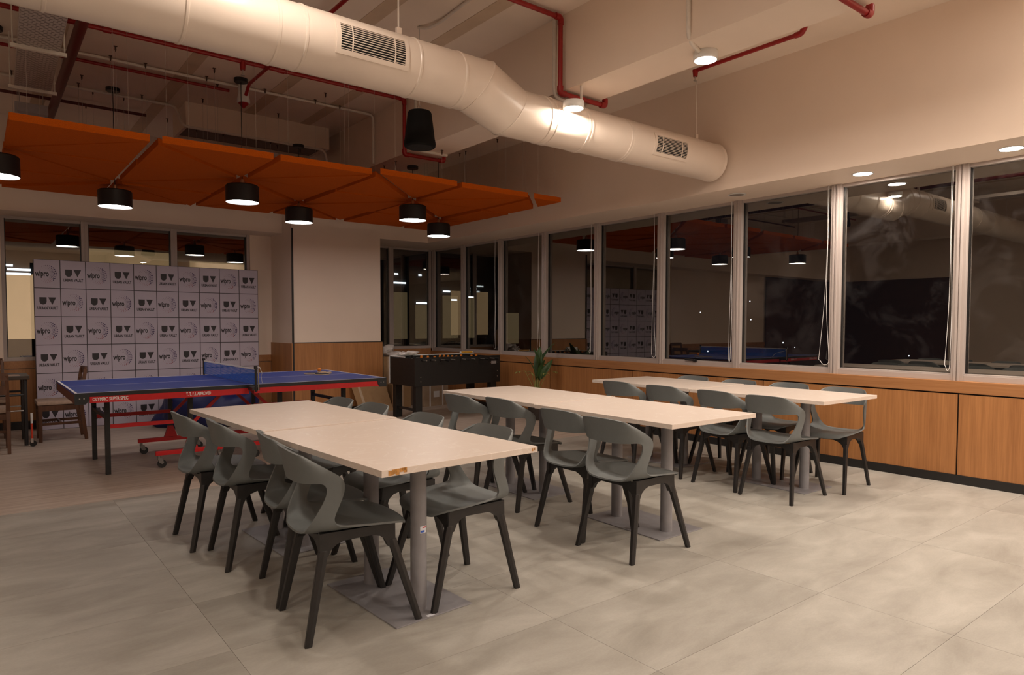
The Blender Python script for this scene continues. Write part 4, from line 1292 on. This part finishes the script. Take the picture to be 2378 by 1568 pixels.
# ------------------------------------------------------------------ pendant loudspeaker
sp = thing('pendant_speaker', 'black tapered pendant loudspeaker hanging behind the duct', 'loudspeaker', (2.905, 4.9, 2.765))
MB().lathe([(0.118, 0.0), (0.128, 0.008), (0.131, 0.03), (0.128, 0.05), (0.123, 0.07), (0.098, 0.275), (0.090, 0.290), (0.05, 0.295)], seg=36).obj('housing', plain('speaker_black', (0.007, 0.007, 0.007), 0.8, spec=0.2), sp, smooth=40)
MB().lathe([(0.116, 0.0), (0.114, 0.003), (0.10, 0.001), (0.0, -0.001)][::-1], (0, 0, -0.0015), 36, capb=False, capt=False).obj('front_grille', plain('speaker_grille', (0.005, 0.005, 0.005), 0.9), sp, smooth=40)
MB().tube([(-0.03, 0, 0.293), (-0.012, 0, 0.33), (0.0, 0, 0.345), (0.012, 0, 0.33), (0.03, 0, 0.293)], 0.003, 6).obj('hook', STEEL, sp)
MB().cyl((0, 0, 0.345), (0, 0, ZC-2.765), 0.002, seg=6).obj('safety_wire', STEEL, sp)

# ------------------------------------------------------------------ red sprinkler pipes
def arc_path(pts, rad=0.05, n=5):
    """round the corners of a polyline"""
    pts = [Vector(p) for p in pts]; out = [pts[0]]
    for i in range(1, len(pts)-1):
        a, b, c = pts[i-1], pts[i], pts[i+1]
        d0 = (a-b).normalized(); d1 = (c-b).normalized()
        r = min(rad, (a-b).length*0.45, (c-b).length*0.45)
        p0 = b+d0*r; p1 = b+d1*r
        for k in range(n+1):
            t = k/n
            out.append(p0*(1-t)**2 + b*2*t*(1-t) + p1*t*t)
    out.append(pts[-1])
    return out
def pipe(name, pts, r, mat, label, cat, group, fit=True, rad=0.04):
    o0 = Vector(pts[0])
    t = thing(name, label, cat, tuple(o0), 0, group)
    loc = [tuple(Vector(p)-o0) for p in pts]
    MB().tube(arc_path(loc, rad), r, 12).obj('pipe', mat, t, smooth=50)
    if fit:
        for i in range(1, len(loc)-1):
            a, b, c = Vector(loc[i-1]), Vector(loc[i]), Vector(loc[i+1])
            d0 = (a-b).normalized(); d1 = (c-b).normalized()
            MB().tube(arc_path([b+d0*rad*1.35, b, b+d1*rad*1.35], rad), r*1.32, 12).obj('elbow', mat, t, smooth=50)
    return t
GP = 'red sprinkler pipes'
pr = 0.0175
m1 = pipe('sprinkler_pipe', [(-2.75, 6.45, 3.70), (3.635, 6.45, 3.70), (3.635, 6.45, 3.125), (4.13, 6.45, 3.125), (4.13, 6.45, 3.70), (5.6, 6.45, 3.70)], 0.019, RED, 'long red sprinkler pipe behind the duct, dropping under the beam by the loudspeaker', 'pipe', GP)
MB().cyl((4.72, 0, 0.0), (4.72, 0, -0.075), 0.028, 0.022, seg=14).obj('tee_outlet', RED, m1, smooth=40)
MB().cyl((4.72, 0, -0.075), (4.72, 0, -0.12), 0.008, seg=8).box((4.705, -0.012, -0.124), (4.735, 0.012, -0.120)).obj('sprinkler_head', STEEL, m1)
for x in (5.07, 5.87, 3.65):
    MB().cyl((x-0.03, 0, 0), (x+0.03, 0, 0), 0.025, seg=12).obj('coupling', RED, m1, smooth=40)
m2 = pipe('sprinkler_pipe', [(0.9, 4.0, 3.705), (3.64, 4.0, 3.705), (3.64, 4.0, 3.125), (4.14, 4.0, 3.125), (4.14, 4.0, 3.70), (5.25, 4.0, 3.70)], 0.019, RED, 'red sprinkler pipe looping under the beam beside the duct lamp', 'pipe', GP)
m3 = pipe('sprinkler_pipe', [(-2.75, 1.88, 3.705), (3.64, 1.88, 3.705), (3.64, 1.88, 3.125), (4.15, 1.88, 3.125), (4.15, 1.88, 3.70), (5.25, 1.88, 3.70)], 0.019, RED, 'red sprinkler pipe looping under the beam at the top right of the picture', 'pipe', GP)
m4 = pipe('sprinkler_pipe', [(2.18, 3.9, 3.68), (2.18, 6.95, 3.68), (2.18, 7.05, 3.60)], 0.016, RED, 'red branch pipe crossing above the duct towards the alarm sounder', 'pipe', GP, False)
m5 = pipe('sprinkler_pipe', [(5.29, 3.98, 3.665), (5.29, 2.93, 3.665), (5.29, 2.88, 3.75)], 0.018, RED, 'short red pipe with sprinkler head on the ceiling beside the window bulkhead', 'pipe', GP)
MB().cyl((0, -0.02, 0.0), (0, -0.02, -0.055), 0.027, 0.02, seg=12).obj('tee_outlet', RED, m5, smooth=40)
MB().cyl((0, -0.02, -0.055), (0, -0.02, -0.09), 0.007, seg=8).box((-0.014, -0.032, -0.094), (0.014, -0.008, -0.090)).obj('sprinkler_head', STEEL, m5)
m6 = pipe('sprinkler_pipe', [(-2.75, 7.33, 3.70), (2.10, 7.33, 3.70)], 0.015, RED, 'thin red pipe running across the ceiling to the alarm sounder', 'pipe', GP, False)
m7 = pipe('sprinkler_pipe', [(-2.75, 8.78, 3.70), (1.6, 8.78, 3.70)], 0.017, plain('maroon_pipe', (0.10, 0.015, 0.012), 0.5), 'dark maroon pipe along the ceiling near the back wall', 'pipe', GP, False)
m8 = pipe('main_riser_pipe', [(0.655, -2.0, 3.58), (0.705, 9.88, 3.58)], 0.042, plain('deep_red_pipe', (0.13, 0.010, 0.010), 0.45), 'thick dark red main pipe crossing the ceiling at the left', 'pipe', None, False)
for y in (5.2, 7.4):
    MB().cyl((0.02, y+2.0, 0.04), (0.02, y+2.0, ZC-3.58), 0.006, seg=8).obj('hanger_rod', TRAYM, m8)

# alarm sounder: white body, red cone
sd = thing('alarm_sounder', 'white ceiling alarm sounder with red cone below', 'alarm sounder', (2.19, 7.16, 3.50))
MB().lathe([(0.05, 0.05), (0.062, 0.055), (0.062, 0.085), (0.052, 0.13), (0.045, 0.25)], seg=24).obj('body', WHITE, sd, smooth=40)
MB().lathe([(0.008, 0.0), (0.05, 0.045), (0.05, 0.05)], seg=24).obj('red_cone', RED, sd, smooth=40)

# ------------------------------------------------------------------ white conduits
GC = 'cream electrical conduits'
pipe('conduit', [(-2.75, 7.22, 3.725), (3.66, 7.22, 3.725), (3.66, 7.22, 3.17)], 0.0145, CONDUIT, 'cream conduit across the ceiling turning down the beam face', 'conduit', GC, False, 0.06)
pipe('conduit', [(-2.75, 8.29, 3.725), (1.80, 8.29, 3.725), (1.83, 8.10, 3.47), (3.43, 8.06, 3.455), (3.50, 8.06, 3.1)], 0.0145, CONDUIT, 'cream conduit stepping down below the boxed casing', 'conduit', GC, False, 0.07)
pipe('conduit', [(3.675, 2.81, 3.74), (3.675, 2.81, 3.16), (3.86, 2.86, 3.146)], 0.0145, CONDUIT, 'cream conduit feeding the lamp nearest to camera on the beam', 'conduit', GC, False, 0.09)
pipe('conduit', [(3.675, 4.11, 3.74), (3.675, 4.11, 3.13), (3.66, 3.95, 3.045)], 0.0145, CONDUIT, 'cream conduit feeding the lamp beside the duct', 'conduit', GC, False, 0.09)
pipe('conduit', [(3.675, 6.28, 3.74), (3.675, 6.28, 3.145), (4.06, 6.28, 3.145)], 0.018, CONDUIT, 'cream conduit behind the loudspeaker wrapping under the beam', 'conduit', GC, False, 0.06)
pipe('conduit', [(2.905, 4.92, 3.74), (2.95, 4.84, 3.72), (2.98, 4.70, 3.73), (2.97, 4.45, 3.74), (2.95, 4.0, 3.74)], 0.012, CONDUIT, 'short bent conduit on the ceiling above the loudspeaker', 'conduit', GC, False, 0.1)

# ------------------------------------------------------------------ boxed casing on the ceiling, junction box
cs = thing('boxed_casing', 'cream boxed air conditioning casing hanging from the ceiling', 'casing', (1.87, 8.13, 3.49))
MB().box((0, 0, 0), (1.65, 0.03, 0.26)).box((0, 0.03, 0), (0.03, 0.62, 0.26)).box((1.62, 0.03, 0), (1.65, 0.62, 0.26)).box((0.03, 0.59, 0), (1.62, 0.62, 0.26)).obj('casing_wall', WALL, cs)
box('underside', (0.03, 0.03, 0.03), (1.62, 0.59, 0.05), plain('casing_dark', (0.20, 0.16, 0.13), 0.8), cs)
jb = thing('junction_box', 'small pale grey box hanging above the left end of the orange cloud', 'box', (0.37, 8.55, 3.465))
MB().box((0, 0, 0), (0.28, 0.10, 0.095)).obj('box_body', plain('pale_grey_plastic', (0.42, 0.39, 0.42), 0.5), jb, bevel=0.004)
for x in (0.04, 0.24):
    MB().cyl((x, 0.05, 0.09), (x, 0.05, ZC-3.465), 0.004, seg=6).obj('hanger_rod', TRAYM, jb)

# ------------------------------------------------------------------ perforated cable tray
def tray_mat():
    m, nt, b, L = nmat('perforated_tray')
    v = coords(nt, (1, 1, 1), 'Object')
    br = nt.nodes.new('ShaderNodeTexBrick')
    br.inputs['Scale'].default_value = 1.0
    br.offset = 0.5
    br.inputs['Brick Width'].default_value = 0.045; br.inputs['Row Height'].default_value = 0.026
    br.inputs['Mortar Size'].default_value = 0.0085; br.inputs['Mortar Smooth'].default_value = 0.1
    br.inputs['Color1'].default_value = lin((0.13, 0.10, 0.09)); br.inputs['Color2'].default_value = lin((0.13, 0.10, 0.09))
    br.inputs['Mortar'].default_value = lin((0.47, 0.40, 0.36))
    L.new(v, br.inputs['Vector'])
    L.new(br.outputs['Color'], b.inputs['Base Color'])
    b.inputs['Roughness'].default_value = 0.5
    return m
ty = thing('cable_tray', 'perforated cream cable tray hung on rods at the top left', 'cable tray', (0.41, 5.9, 3.31), D(-1.2))
MB().box((-0.125, -2.6, 0), (0.125, 1.3, 0.003)).obj('tray_bed', tray_mat(), ty)
MB().box((-0.128, -2.6, 0), (-0.125, 1.3, 0.05)).box((0.125, -2.6, 0), (0.128, 1.3, 0.05)).obj('tray_side', TRAYM, ty)
for y in (-0.85, 0.16, 1.22, -1.9):
    s = MB().box((-0.17, y-0.014, -0.026), (0.17, y+0.014, -0.001)).obj('support_strut', CONDUIT, ty)
    for x in (-0.155, 0.155):
        MB().cyl((x, y, -0.026), (x, y, ZC-3.31), 0.005, seg=6).obj('hanger_rod', CONDUIT, s)

# ------------------------------------------------------------------ outside: neighbouring wing with lit rooms, far town lights
nb = thing('neighbouring_building', 'dark neighbouring building with lit rooms seen through the back windows', 'building', (0, 17.5, -6))
box('facade', (-9, 0, 0), (22, 6, 16), plain('facade_dark', (0.03, 0.028, 0.028), 0.9), nb)
LITB = emis('lit_room_bright', (1.0, 0.63, 0.34), 0.34)
LITW = emis('lit_room_warm', (1.0, 0.66, 0.32), 0.10)
LITD = emis('lit_room_dim', (1.0, 0.70, 0.36), 0.045)
LITS = emis('strip_light_cool', (0.85, 0.93, 1.0), 1.6)
for (x, z, w, h, m) in ((0.1, 1.0, 1.4, 1.35, LITB), (2.0, 2.55, 1.6, 0.42, LITW), (4.05, 2.4, 1.25, 0.42, LITW), (6.0, 1.3, 1.6, 1.2, LITW),
                        (9.3, 0.9, 0.62, 1.35, LITD), (10.2, 0.9, 0.5, 1.0, LITD), (11.15, 0.9, 0.55, 1.3, LITD), (12.0, 0.9, 0.32, 1.3, LITD), (13.6, 0.7, 0.5, 1.0, LITD)):
    box('lit_window', (x, -0.02, z+6), (x+w, 0.0, z+6+h), m, nb)
for (x, z, w) in ((0.55, 2.42, 0.40), (0.45, 2.33, 0.5), (0.3, 2.50, 0.35), (9.45, 2.50, 0.42), (10.22, 1.93, 0.42), (11.15, 2.30, 0.25), (11.45, 2.05, 0.20), (12.05, 2.15, 0.22), (9.5, 2.75, 0.12), (10.3, 2.75, 0.1)):
    box('strip_light', (x, -0.04, z+6), (x+w, -0.021, z+6.045), LITS, nb)
tl = MB()
rn = random.Random(4)
for k in range(46):
    y = rn.uniform(-20, 70); z = rn.uniform(-14, 6) if k % 3 else rn.uniform(-9, -3)
    r = rn.uniform(0.05, 0.10)
    x = 90+rn.uniform(-6, 6)
    tl.lathe([(0.0005, -r), (r, 0), (0.0005, r)], (x, y, z), 6, capb=False, capt=False)
tag(tl.obj('town_lights', emis('town_light', (0.8, 0.88, 1.0), 4.0)), 'scattered tiny white town lights far beyond the dark windows', 'town lights', None, 'stuff')
